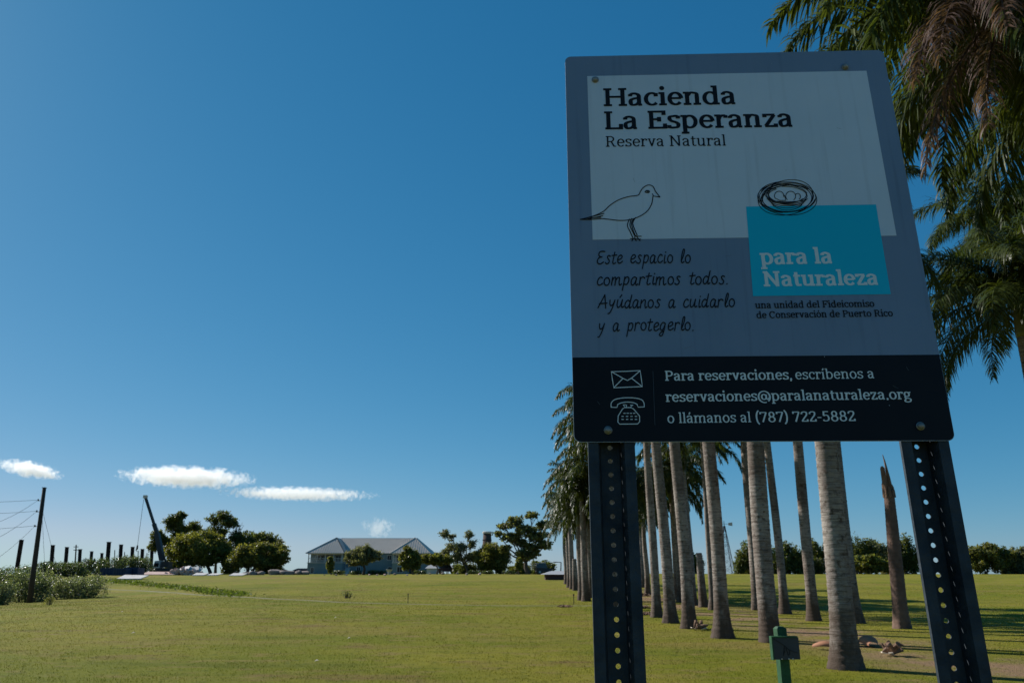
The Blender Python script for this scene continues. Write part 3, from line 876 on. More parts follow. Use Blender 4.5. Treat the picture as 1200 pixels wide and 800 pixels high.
# fallen palm debris on the lawn
def debris(label, px, py, kind, seed, s=1.0, group='dry palm debris on the lawn'):
    g = ground_at(px, py); rr = random.Random(seed)
    o = thing('palm_debris', label, 'palm debris', g, group, rz=rr.uniform(0, 6))
    if kind == 'sheath':      # curled frond base
        V, Fc = [], []
        n, mm = 12, 9
        for i in range(n + 1):
            t = i / n
            for k in range(mm):
                a = R(-20 + 220 * k / (mm - 1)); w = s * (.20 * math.sin(math.pi * (.15 + .7 * t)) + .03)
                V.append((s * (-.45 + .9 * t), math.cos(a) * w, .06 + math.sin(a) * w * .6 + .08 * s * math.sin(t * 3)))
        for i in range(n):
            for k in range(mm - 1):
                a = i * mm + k; Fc.append((a, a + 1, a + mm + 1, a + mm))
        link('sheath', mesh('sheath', V, Fc, M['wood_orange'], True), o)
        mb = MB(); mb.tube([(.4 * s, 0, .1), (.7 * s, .05, .08), (1.1 * s, .12, .02)], [.035, .025, .012], 6); mb.build('stalk', M['wood_dry'], o)
    elif kind == 'husk':
        mb = MB(); 
        for i in range(10):
            a = rr.uniform(0, 6.28); l = s * rr.uniform(.15, .34)
            mb.tube([(0, 0, .1 * s), (math.cos(a) * l * .6, math.sin(a) * l * .6, rr.uniform(.08, .34) * s), (math.cos(a) * l, math.sin(a) * l, rr.uniform(.03, .3) * s)], [.075 * s, .06 * s, .02 * s], 6)
        mb.build('husk', M['wood_dry'], o)
        mb = MB()
        for i in range(4):
            a = rr.uniform(0, 6.28); l = s * rr.uniform(.2, .35)
            mb.bar((math.cos(a) * l * .3, math.sin(a) * l * .3, .03), (math.cos(a) * l, math.sin(a) * l, .07 * s + .02), .06 * s, .02)
        mb.build('fibre', M['wood_pale'], o)
    else:                    # low mound of dead fronds
        C = []
        for i in range(60):
            a = rr.uniform(0, 6.28); l = s * rr.uniform(.2, 1)
            C.append(((math.cos(a) * l * .3, math.sin(a) * l * .3, rr.uniform(.0, .18) * s), (math.cos(a) * l, math.sin(a) * l * .6, rr.uniform(.0, .12) * s)))
        mb = MB()
        for a, b in C: mb.bar(a, b, .05 * s, .015)
        mb.build('dead_leaves', M['wood_dry'], o)
    return o
M['wood_orange'] = mat('orange_sheath', (.42, .20, .11), .75, noise=(5, (.28, .12, .07), 2))
M['wood_pale'] = mat('pale_fibre', (.70, .60, .48), .8)
debris('broken brown husk with pale pieces between two palm feet', 820, 738, 'husk', 1, .85)
debris('curled orange-brown frond sheath on the grass left of the nearest trunk', 967, 761, 'sheath', 2, .55)
debris('curled orange-brown frond sheath lying right of the nearest trunk', 1018, 757, 'sheath', 3, .8)
debris('brown frayed husk lying between the nearest trunk and the right sign post', 1047, 768, 'husk', 4, .8)
debris('dark heap of dead fronds near the left sign post', 757, 698, 'mound', 5, 1.0)
debris('second dark heap of dead fronds below the first one near the left sign post', 762, 720, 'mound', 6, .7)
debris('brown scrap of frond beside the little stake left of the sign post', 662, 711, 'mound', 7, .6)
debris('brown heap on the lawn in front of the row, left of the thin trunk', 752, 712, 'mound', 8, .7)
for i, (px, py, lab) in enumerate([(156, 742, 'small pale scrap on the lawn at left'), (371, 775, 'small pale scrap lying lowest on the lawn'), (393, 724, 'small pale scrap right below the weed tuft'), (409, 748, 'small pale scrap on the lawn left of centre'), (143, 717, 'small pale scrap far out on the left lawn'), (679, 702.5, 'small white scrap beside the foot of a palm left of the sign post')]):
    g = ground_at(px, py); mb = MB(); s = .04 if py > 710 else .09
    mb.add([(-s, -s * .5, .012), (s * .8, -s * .7, .03), (s, s * .6, .02), (-s * .4, s * .8, .03), (0, 0, .05)], [(0, 1, 4), (1, 2, 4), (2, 3, 4), (3, 0, 4), (3, 2, 1, 0)])
    tag(mb.build('leaf_scrap', M['wood_pale'], loc=g), lab, 'debris', 'pale scraps on the lawn')

# little stake in the lawn and white board lying by it
g = ground_at(672.5, 708)
mb = MB(); mb.tube([(0, 0, -.1), (0, 0, .42)], .02, 6); mb.box(-.035, .035, -.03, .03, .42, .5)
tag(mb.build('stake', mat('dark_stake', (.03, .03, .03), .7), loc=g), 'thin dark stake standing in the lawn left of the sign post', 'stake')
g = ground_at(557 - 79, 706)
mb = MB(); mb.tube([(0, 0, -.1), (0, 0, .4)], .018, 6); mb.box(-.03, .03, -.03, .03, .4, .45)
tag(mb.build('stake', bpy.data.materials['dark_stake'], loc=g), 'tiny dark stake in the lawn below the right wing of the house', 'stake')

# ------------------------------------------------------------------ far left: posts, pole, wires, crane, containers, rubble
M['rust'] = mat('rusty_steel', (.05, .028, .022), .85, noise=(2, (.03, .018, .016), 2), bump=(20, .3))
M['pole'] = mat('weathered_pole_wood', (.06, .045, .038), .95, noise=(3, (.035, .028, .025), 2), bump=(30, .6))
ords = ['leftmost, standing left of the utility pole', 'just right of the utility pole', 'third from the left', 'fifth from the left, short', 'sixth from the left, shorter', 'seventh from the left and lowest',
        'the tallest, above the left end of the navy containers', 'right of the tallest post', 'above the right end of the navy containers', 'second from the right end', 'last before the crane']
for (xb, xt, yt, yb, w, Y), od in zip([(18.7, 25.3, 632.5, 668, 3.6, 118), (59.5, 62, 638.7, 668, 3.5, 122), (76, 78.5, 641, 664, 3.4, 124), (92.3, 94, 643.5, 662, 3.2, 126), (105.5, 107.5, 646, 661, 3, 128), (118, 119.5, 648, 660, 2.8, 130),
                          (125, 127.7, 635, 659, 4, 132), (140, 142, 638, 658, 3.6, 134), (153.5, 155.5, 640.7, 658, 3.5, 136), (165.5, 167, 643.2, 659, 3.4, 138), (177, 178, 645.8, 660, 3.2, 140)], ords):
    b = spot(xb, Y); t_ = at(xt, yt, Y); w_ = w * mpp(Y) / 2
    o = thing('steel_post', 'rusty steel post behind the hedge, ' + od, 'post', b, 'row of rusty steel posts behind the hedge')
    q = t_ - b
    mb = MB()
    mb.bar(Vector((0, 0, -.3)), q, w_ * .7, w_ * 2)       # web of the H section
    mb.build('web', M['rust'], o)
    for s in (-1, 1):
        mb = MB(); mb.bar(Vector((0, s * w_, -.3)), q + Vector((0, s * w_, 0)), w_ * 2, w_ * .3); mb.build('flange', M['rust'], o)
    mb = MB(); mb.box(-w_ * 1.02, w_ * 1.02, -w_ * 1.05, w_ * 1.05, 0, .06, Matrix.Translation(q)); mb.build('cap_plate', M['rust'], o)
for (xb, xt, yt, Y, lab) in ((134, 134.5, 644, 150, 'thin bare stake behind the hedge, leftmost of the thin ones'), (145.3, 146, 646.3, 150, 'thin bare stake behind the hedge, second of the thin ones'), (161, 162, 645, 150, 'thin bare stake behind the hedge, third of the thin ones'), (171, 172.3, 647.5, 150, 'thin bare stake behind the hedge, last of the thin ones')):
    b = spot(xb, Y); t_ = at(xt, yt, Y); mb = MB(); mb.tube([(0, 0, -.2), (t_ - b) * .5, t_ - b], [.10, .085, .07], 6)
    tag(mb.build('thin_stake', M['pole'], loc=b), lab, 'stake', 'thin stakes behind the hedge')
# distant utility pole with cross arms
b = spot(87.5, 165); t_ = at(89.3, 638, 165) - b
o = thing('utility_pole', 'distant small utility pole with two cross arms among the steel posts', 'utility pole', b)
mb = MB(); mb.tube([(0, 0, -.2), t_], [.16, .12], 8); mb.build('pole', M['pole'], o)
for f in (.93, .82):
    mb = MB(); c = t_ * f; mb.bar(c + Vector((-.5, 0, 0)), c + Vector((.5, 0, 0)), .12); mb.build('cross_arm', M['pole'], o)

# near utility pole
g = ground_at(34.5, 706)
t_ = at(52, 571.5, g.y) - g
o = thing('utility_pole', 'tall dark leaning utility pole at the left among the shrubs', 'utility pole', g)
mb = MB(); mb.tube([t_ * -.04, t_ * .3, t_ * .6, t_], [.19, .17, .15, .12], 12); mb.build('pole', M['pole'], o, True)
M['wire'] = mat('wire_steel', (.03, .03, .035), .6, metal=.5)
M['insul'] = mat('insulator_grey', (.25, .25, .27), .4)
att = []
for f in (.885, .785, .655):
    c = t_ * f
    mb = MB(); mb.bar(c, c + Vector((-.38, 0, .02)), .035); mb.build('bracket', M['wire'], o)
    mb = MB(); mb.tube([c + Vector((-.30, 0, -.02)), c + Vector((-.33, 0, .05)), c + Vector((-.36, 0, .12))], [.045, .06, .04], 8); mb.build('insulator', M['insul'], o)
    att.append(g + c + Vector((-.33, 0, .06)))
mb = MB(); mb.box(-.125, .125, -.125, .125, 0, .04, Matrix.Translation(t_)); mb.build('cap', M['wire'], o)
def wire(a, b, sag, r, label, n=14):
    mb = MB(); pts = []
    for i in range(n + 1):
        t = i / n; p = a.lerp(b, t); p.z -= sag * 4 * t * (1 - t); pts.append(p - a)
    mb.tube(pts, r, 5)
    return tag(mb.build('power_line', M['wire'], loc=a), label, 'cable', 'cables on the near utility pole')
wr = .011
for k, (py, lab) in enumerate(((585, 'top'), (598, 'middle'), (617, 'lowest'))):
    b = at(-160, py - 1 + 2 * k, att[k].y + 2)
    wire(att[k], b, .25, wr, f'{lab} level cable leaving the utility pole to the left edge')
for k, (py, lab) in enumerate(((612, 'top'), (638, 'middle'), (672, 'lowest'))):
    b = at(-60, py + 12, att[k].y - 14)
    wire(att[k], b, .5, wr, f'{lab} slanting cable dropping from the utility pole to the left edge')
wire(g + t_ * .82, spot(54.5, g.y + 2), 0, .010, 'steep guy wire right of the utility pole')
wire(g + t_ * .82, spot(76, g.y + 6), 0, .010, 'slanting guy wire running from the utility pole to the hedge')

# containers
M['navy'] = mat('navy_paint', (.015, .03, .075), .6, noise=(2, (.03, .05, .10), 2))
M['pale_metal'] = mat('pale_sheet', (.62, .60, .58), .6, noise=(2, (.45, .40, .36), 2))
M['pink'] = mat('pinkish_concrete', (.62, .44, .38), .9, noise=(2, (.42, .28, .24), 2), bump=(6, .5))
M['stone'] = mat('field_stone', (.30, .25, .22), .95, noise=(2, (.20, .15, .13), 2), bump=(8, .6))
for (x0, x1, yt, yb, Y, lab) in ((117, 133, 665.5, 675, 118, 'left one'), (132.5, 146, 666, 675.5, 116, 'middle one'), (145.5, 160, 665, 675.5, 118, 'right one')):
    b = spot((x0 + x1) / 2, Y); w = (x1 - x0) * mpp(Y) / 2; H = at(x0, yt, Y).z - b.z
    o = thing('skip_container', 'dark navy open metal container beside the hedge, ' + lab, 'container', b, 'navy containers by the hedge')
    mb = MB(); t = .06; D = 2.2
    mb.box(-w, w, 0, D, -.2, .12); mb.box(-w, w, 0, t, .12, H); mb.box(-w, w, D - t, D, .12, H); mb.box(-w, -w + t, t, D - t, .12, H); mb.box(w - t, w, t, D - t, .12, H)
    mb.build('body', M['navy'], o)
    mb = MB(); mb.box(-w - .05, w + .05, -.06, .03, H - .08, H + .05); mb.build('rim', M['navy'], o)
    for i in range(5):
        x = -w + (i + .5) * 2 * w / 5; mb = MB(); mb.box(x - .05, x + .05, -.07, -.002, .0, H - .09); mb.build('rib', M['navy'], o)
# sheets lying on the grass
for (x0, x1, yt, yb, Y, mm, lab, rz) in ((140, 166, 674.5, 678.5, 96, 'pale_metal', 'long white sheet lying on the grass before the containers', .05), (168, 205, 669.5, 672.5, 121, 'pink', 'long pinkish slab lying along the rubble', -.03),
                               (227, 240, 673.5, 676, 112, 'pale_metal', 'white slab lying at the right end of the rubble', .1), (244, 256, 672.5, 674.5, 116, 'pale_metal', 'grey panel lying under the big olive tree', 0), (270, 285, 671.5, 674, 118, 'pale_metal', 'pinkish white panel lying between the two tree groups', 0)):
    b = spot((x0 + x1) / 2, Y); w = (x1 - x0) * mpp(Y) / 2
    mb = MB(); H = (yb - yt) * mpp(Y)
    mb.add([(-w, -.5, .02), (w * .97, -.6, .03), (w, 1.6, H * .9), (-w * .96, 1.5, H), (-w, -.5, .12), (w * .97, -.6, .13), (w, 1.6, H * .9 + .1), (-w * .96, 1.5, H + .1)], [(0, 3, 2, 1), (4, 5, 6, 7), (0, 1, 5, 4), (1, 2, 6, 5), (2, 3, 7, 6), (3, 0, 4, 7)])
    tag(mb.build('slab', M[mm], loc=b, rot=(0, 0, rz)), lab, 'slab')
def rock_mesh(seed, s=1.0, m=None):
    bm = bmesh.new(); bmesh.ops.create_icosphere(bm, subdivisions=2, radius=1)
    rr = random.Random(seed)
    k = [Vector((rr.gauss(0, 1), rr.gauss(0, 1), rr.gauss(0, 1))).normalized() for _ in range(9)]
    for v in bm.verts:
        for q in k:
            d = v.co.dot(q)
            if d > .72: v.co -= q * (d - .72)
        v.co.z *= .75
    me = bpy.data.meshes.new('rock'); bm.to_mesh(me); bm.free(); me.materials.append(m or M['stone']); return me
RK = [rock_mesh(i, m=M['stone']) for i in range(4)]; RKP = [rock_mesh(i + 9, m=M['pink']) for i in range(4)]
# tarp covered heap
b = spot(217, 122); k_ = mpp(122)
o = thing('rubble_heap', 'heap of broken pinkish masonry with pale slabs on top beside the crane', 'rubble', b)
for i in range(120):
    u = random.uniform(-1, 1); x = u * 19 * k_; H = max(.25, (1 - abs(u) ** 1.6) * 6 * k_ + .2)
    s = random.uniform(.16, .42)
    link('block', random.choice(RKP + RK[:1]), o, loc=(x + .0, random.uniform(-1, 1), random.uniform(0, H)), rot=(random.uniform(0, 6), random.uniform(0, 6), 0), scale=(s * 1.4, s, s * .8))
for i in range(6):
    x = (-2 + 2.8 * i) * k_; z = random.uniform(5.5, 7.5) * k_
    mb = MB(); mb.box(-.55, .55, -.5, .5, -.05, .07); mb.build('slab', M['pale_metal'], o, loc=(x, -.4 + .15 * i, z), rot=(R(28), R(random.uniform(-14, 14)), random.uniform(-.4, .4)))
STONES_HOUSE = [(380, 'small pale stone left of the narrow young tree'), (394, 'small stone right of the narrow young tree foot'), (406, 'small stone under the left edge of the round olive grey tree'), (420, 'small stone left of the round tree trunk'),
      (433, 'small stone right of the round tree trunk'), (442, 'small stone in front of the dark shrub by the white basin'), (451, 'small stone left of the white basin'), (463, 'small stone right of the white basin'), (477, 'small stone at the foot of the pointed tree'),
      (489, 'small stone between the pointed tree and the white hut'), (504, 'small stone before the white hut'), (519, 'small stone before the open shelter'), (536, 'small stone at the right end of the open shelter'), (547, 'small stone by the foot of the airy grey green tree'), (562, 'small stone before the dense olive tree')]
STONES_HEAP = [(160, 'small pinkish stone beside the right navy container'), (170, 'small pinkish stone left of the crane cab'), (178, 'small pinkish stone below the crane cab'), (190, 'small pinkish stone below the crane engine housing'), (198, 'small pinkish stone at the left foot of the masonry heap'), (238, 'small pinkish stone at the right foot of the masonry heap')]
for i, (px, lab) in enumerate(STONES_HOUSE + STONES_HEAP):
    b = spot(px, random.uniform(122, 136)); s = random.uniform(.12, .30)
    o = link('rock', random.choice(RKP if i >= len(STONES_HOUSE) else RK + RKP), None, loc=b + Vector((0, 0, s * .4)), rot=(random.uniform(-.3, .3), 0, random.uniform(0, 6)), scale=(s * 1.3, s, s))
    tag(o, lab, 'rock', 'stones along the lawn edge before the house' if i < len(STONES_HOUSE) else 'stones before the rubble')
# boulders left of the house
for i, (px, s, lab) in enumerate(((288, .5, 'dark boulder row left of the house, leftmost'), (297, .7, 'dark boulder row left of the house, second'), (306, .6, 'dark boulder row left of the house, third'), (322, .95, 'big dark boulder under the wide low tree'), (330, .7, 'dark boulder right of the big one'), (338, .8, 'dark boulder midway between tree and house'), (350, .7, 'dark boulder near the house corner'), (357, .65, 'dark boulder against the house corner'))):
    b = spot(px, 140)
    o = link('boulder', RK[i % 4], None, loc=b + Vector((0, 0, s * .35)), rot=(0, 0, i * 1.3), scale=(s * 1.7, s, s))
    tag(o, lab, 'boulder', 'boulders left of the house')
# low dark sheds between tree and house
def small_shed(label, x0, x1, yt, Y, roofc, wallc, open_front=False):
    b = spot((x0 + x1) / 2, Y); w = (x1 - x0) * mpp(Y) / 2; H = at(x0, yt, Y).z - b.z; D = max(3.0, w)
    o = thing('shed', label, 'shed', b)
    mb = MB(); hw = H * .62
    if open_front:
        for x in (-w * .92, 0, w * .92):
            for y in (0, D): 
                q = MB(); q.box(x - .08, x + .08, y - .08, y + .08, -.2, hw); q.build('post', wallc, o)
    else:
        mb.box(-w * .94, w * .94, 0, D, -.2, hw); mb.build('wall', wallc, o)
    r = MB(); e = .25
    r.add([(-w - e, -e, hw), (w + e, -e, hw), (w + e, D + e, hw), (-w - e, D + e, hw), (-w * .7, D / 2, H), (w * .7, D / 2, H)], [(0, 1, 5, 4), (2, 3, 4, 5), (1, 2, 5), (3, 0, 4), (3, 2, 1, 0)])
    r.build('roof', roofc, o)
    return o
M['dark_roof'] = mat('dark_red_roof', (.06, .035, .035), .8)
M['grey_roof'] = mat('zinc_roof', (.42, .42, .42), .55, noise=(.6, (.34, .34, .34), 2), spec=.4)
M['dark_wall'] = mat('dark_wall', (.06, .055, .055), .9)
M['white_wall'] = mat('white_wall', (.55, .58, .60), .8)
small_shed('low dark red roofed shed between the low tree and the house', 309, 330, 665.5, 165, M['dark_roof'], M['dark_wall'])
small_shed('low dark shed against the left end of the house', 344, 362, 665.5, 168, M['dark_roof'], M['dark_wall'])
small_shed('small white hut at the right corner of the house', 500, 512, 661.5, 150, M['grey_roof'], M['white_wall'])
small_shed('long low open shelter with thin blue grey roof right of the house', 506, 541, 661.5, 158, M['grey_roof'], M['dark_wall'], True)
small_shed('low grey roofed building half hidden by the foremost palms', 640, 697, 668.6, 88, M['grey_roof'], M['dark_roof'])

# crane
def crane():
    Y = 140; b = spot(187, Y); k = mpp(Y)
    o = thing('mobile_crane', 'mobile crane with long dark raised boom left of the trees', 'crane', b)
    mb = MB(); mb.box(-9 * k, 9 * k, 0, 2.4, .55, 1.15); mb.build('chassis', M['dark_wall'], o)
    for x in (-7, -4, 3, 6.5):
        for y in (0.02, 2.0):
            w = MB(); w.tube([(x * k, y, .5), (x * k, y + .35, .5)], .5, 14); w.build('wheel', M['dark_wall'], o)
    mb = MB(); mb.add([(-8.5 * k, .1, 1.16), (-1.5 * k, .1, 1.16), (-1.5 * k, 1.9, 1.16), (-8.5 * k, 1.9, 1.16), (-7.6 * k, .2, 2.3), (-2 * k, .2, 2.4), (-2 * k, 1.8, 2.4), (-7.6 * k, 1.8, 2.3)], [(0, 3, 2, 1), (4, 5, 6, 7), (0, 1, 5, 4), (1, 2, 6, 5), (2, 3, 7, 6), (3, 0, 4, 7)])
    cb = mb.build('cab', M['pale_metal'], o)
    mb = MB(); mb.box(-7.3 * k, -2.8 * k, .04, .12, 1.35, 1.95); mb.build('window', M['glass'], cb)
    mb = MB(); mb.box(0, 7.5 * k, .2, 2.0, 1.2, 2.2); mb.build('engine_housing', M['dark_wall'], o)
    p0 = at(187, 655, Y) - b; p1 = at(181, 624, Y) - b; p2 = at(177.5, 613, Y) - b; p3 = at(167.4, 581.5, Y) - b
    y = Vector((0, 1.0, 0))
    for i, (a, c, w) in enumerate(((p0, p1, .85), (p1, p2, .62), (p2, p3, .42))):
        m_ = MB(); m_.bar(a + y - (c - a) * .04, c + y, w, w * .9); m_.build('boom_section', M['boom'], o)
    mb = MB(); mb.bar(at(193, 662, Y) - b + y, at(183, 636, Y) - b + y, .28); mb.build('lift_cylinder', M['dark_wall'], o)
    mb = MB(); mb.box(-.32, .28, .75, 1.3, -.2, .32, Matrix.Translation(p3)); mb.build('boom_head', M['pale_metal'], o)
    e = at(158, 639, Y) - b; s = at(165.4, 584, Y) - b
    mb = MB(); mb.tube([s + y, e + y], .035, 5); mb.build('hoist_cable', M['wire'], o)
    mb = MB(); mb.tube([e + y + Vector((0, 0, .1)), e + y - Vector((0, 0, .5)), e + y - Vector((.15, 0, .8)), e + y - Vector((-.1, 0, .95))], [.12, .16, .07, .05], 6); mb.build('hook', M['dark_wall'], o)
M['boom'] = mat('boom_paint', (.03, .035, .045), .5)
M['glass'] = mat('dark_glass', (.01, .012, .015), .12, spec=.6)
crane()

# vehicle under the tree and tractors by the shelter
def utility_cart(label, px, Y, s, body, roof):
    b = spot(px, Y); o = thing('utility_vehicle', label, 'vehicle', b, rz=.25)
    L_, W_ = 1.9 * s, .85 * s
    mb = MB()
    mb.add([(-L_, -W_, .45), (L_, -W_, .45), (L_, W_, .45), (-L_, W_, .45), (-L_, -W_, 1.15), (L_ * .95, -W_, 1.0), (L_ * .95, W_, 1.0), (-L_, W_, 1.15)], [(0, 3, 2, 1), (4, 5, 6, 7), (0, 1, 5, 4), (1, 2, 6, 5), (2, 3, 7, 6), (3, 0, 4, 7)])
    mb.build('body', body, o)
    mb = MB(); mb.add([(-L_ * .95, -W_ * .95, 1.14), (L_ * .45, -W_ * .95, 1.05), (L_ * .45, W_ * .95, 1.05), (-L_ * .95, W_ * .95, 1.14), (-L_ * .8, -W_ * .85, 1.85), (L_ * .2, -W_ * .85, 1.85), (L_ * .2, W_ * .85, 1.85), (-L_ * .8, W_ * .85, 1.85)], [(4, 5, 6, 7), (0, 1, 5, 4), (1, 2, 6, 5), (2, 3, 7, 6), (3, 0, 4, 7)])
    mb.build('window', M['glass'], o)
    mb = MB(); mb.box(-L_ * .85, L_ * .25, -W_ * .9, W_ * .9, 1.86, 1.93); mb.build('roof', roof, o)
    for x in (-L_ * .62, L_ * .62):
        for y in (-W_ - .02, W_ - .2):
            w = MB(); w.tube([(x, y, .42), (x, y + .24, .42)], .42, 14); wh = w.build('wheel', M['dark_wall'], o)
            r_ = MB(); r_.tube([(x, y - .01, .42), (x, y + .02, .42)], .2, 10); r_.build('rim', M['pale_metal'], wh)
utility_cart('dark vehicle with pale roof parked under the tall layered tree', 637, 140, .72, M['dark_wall'], M['pale_metal'])
utility_cart('reddish vehicle parked beneath the open shelter', 524, 156, 1.0, M['red'] if 'red' in M else M['dark_roof'], M['dark_roof'])
# street lamp with arm
b = spot(657, 150); t_ = at(657.5, 658.5, 150) - b
o = thing('street_lamp', 'thin street lamp with a short arm left of the avenue', 'street lamp', b)
mb = MB(); mb.tube([(0, 0, -.1), t_], [.12, .09], 8); mb.build('pole', M['wire'], o)
mb = MB(); mb.bar(t_, t_ + Vector((-1.0, 0, .05)), .12); a_ = mb.build('arm', M['wire'], o)
mb = MB(); mb.box(-1.35, -.95, -.12, .12, -.06, .1, Matrix.Translation(t_)); mb.build('lamp_head', M['wire'], a_)

# windmill lattice tower
def windmill():
    Y = 190; b = spot(853, Y); o = thing('windmill', 'thin lattice windmill tower far beyond the lawn', 'windmill', b)
    H = at(853, 616, Y).z - b.z; w = 6.4 * mpp(Y)
    C = [(-w, -w), (w, -w), (w, w), (-w, w)]
    for c in C:
        mb = MB(); mb.bar((c[0], c[1], -.3), (c[0] * .1, c[1] * .1, H), .10); mb.build('leg', M['wire'], o)
    n = 6
    for i in range(n):
        z0, z1 = H * i / n, H * (i + 1) / n; s0, s1 = 1 - .9 * i / n, 1 - .9 * (i + 1) / n
        for k in range(4):
            a, c = C[k], C[(k + 1) % 4]; mb = MB()
            mb.bar((a[0] * s0, a[1] * s0, z0), (c[0] * s1, c[1] * s1, z1), .06); mb.bar((c[0] * s0, c[1] * s0, z0), (a[0] * s1, a[1] * s1, z1), .06)
            mb.bar((a[0] * s1, a[1] * s1, z1), (c[0] * s1, c[1] * s1, z1), .07); mb.build('brace', M['wire'], o)
    mb = MB(); mb.tube([(0, 0, H - .1), (0, 0, H + 1.2)], .07, 6); mb.bar((-.8, 0, H + .5), (1.3, 0, H + .5), .08); mb.build('head', M['wire'], o)
    mb = MB(); mb.add([(1.0, .0, H + .15), (2.0, .0, H), (2.0, .0, H + .9), (1.0, 0, H + .7), (1.0, .04, H + .15), (2.0, .04, H), (2.0, .04, H + .9), (1.0, .04, H + .7)], [(0, 1, 2, 3), (7, 6, 5, 4), (0, 4, 5, 1), (1, 5, 6, 2), (2, 6, 7, 3), (3, 7, 4, 0)])
    mb.build('tail_vane', M['pale_metal'], o)
    for k in range(12):
        a = 2 * math.pi * k / 12
        q = MB(); q.add([(-.85, .15 * math.cos(a + .2), H + .5 + .15 * math.sin(a + .2)), (-.8, .15 * math.cos(a - .2), H + .5 + .15 * math.sin(a - .2)), (-.8, .8 * math.cos(a - .16), H + .5 + .8 * math.sin(a - .16)), (-.9, .8 * math.cos(a + .16), H + .5 + .8 * math.sin(a + .16))], [(0, 1, 2, 3)])
        q.build('blade', M['wire'], o)
windmill()

# chimney of the old mill
def chimney():
    Y = 176; b = spot(570.5, Y); k = mpp(Y); H = at(570.5, 623, Y).z - b.z
    o = thing('brick_chimney', 'round dark brick mill chimney with pale cap behind the trees', 'chimney', b)
    mb = MB(); mb.tube([(0, 0, -.5), (0, 0, H * .5), (0, 0, H - .35)], [1.35, 1.1, .88], 20); mb.build('shaft', mat('dark_brick', (.10, .06, .05), .95, noise=(3, (.06, .04, .035), 2), bump=(10, .7)), o, True)
    mb = MB(); mb.tube([(0, 0, H - .36), (0, 0, H - .3), (0, 0, H), (0, 0, H + .12)], [.9, 1.08, 1.1, .9], 20); mb.build('cap', M['pale_metal'], o)
    for z in (.55, .68, .8):
        mb = MB(); r_ = 1.1 + (1.1 - .9) * (.5 - z) ; mb.tube([(0, 0, H * z), (0, 0, H * z + .12)], r_ + .03, 20); mb.build('iron_band', M['wire'], o)
chimney()

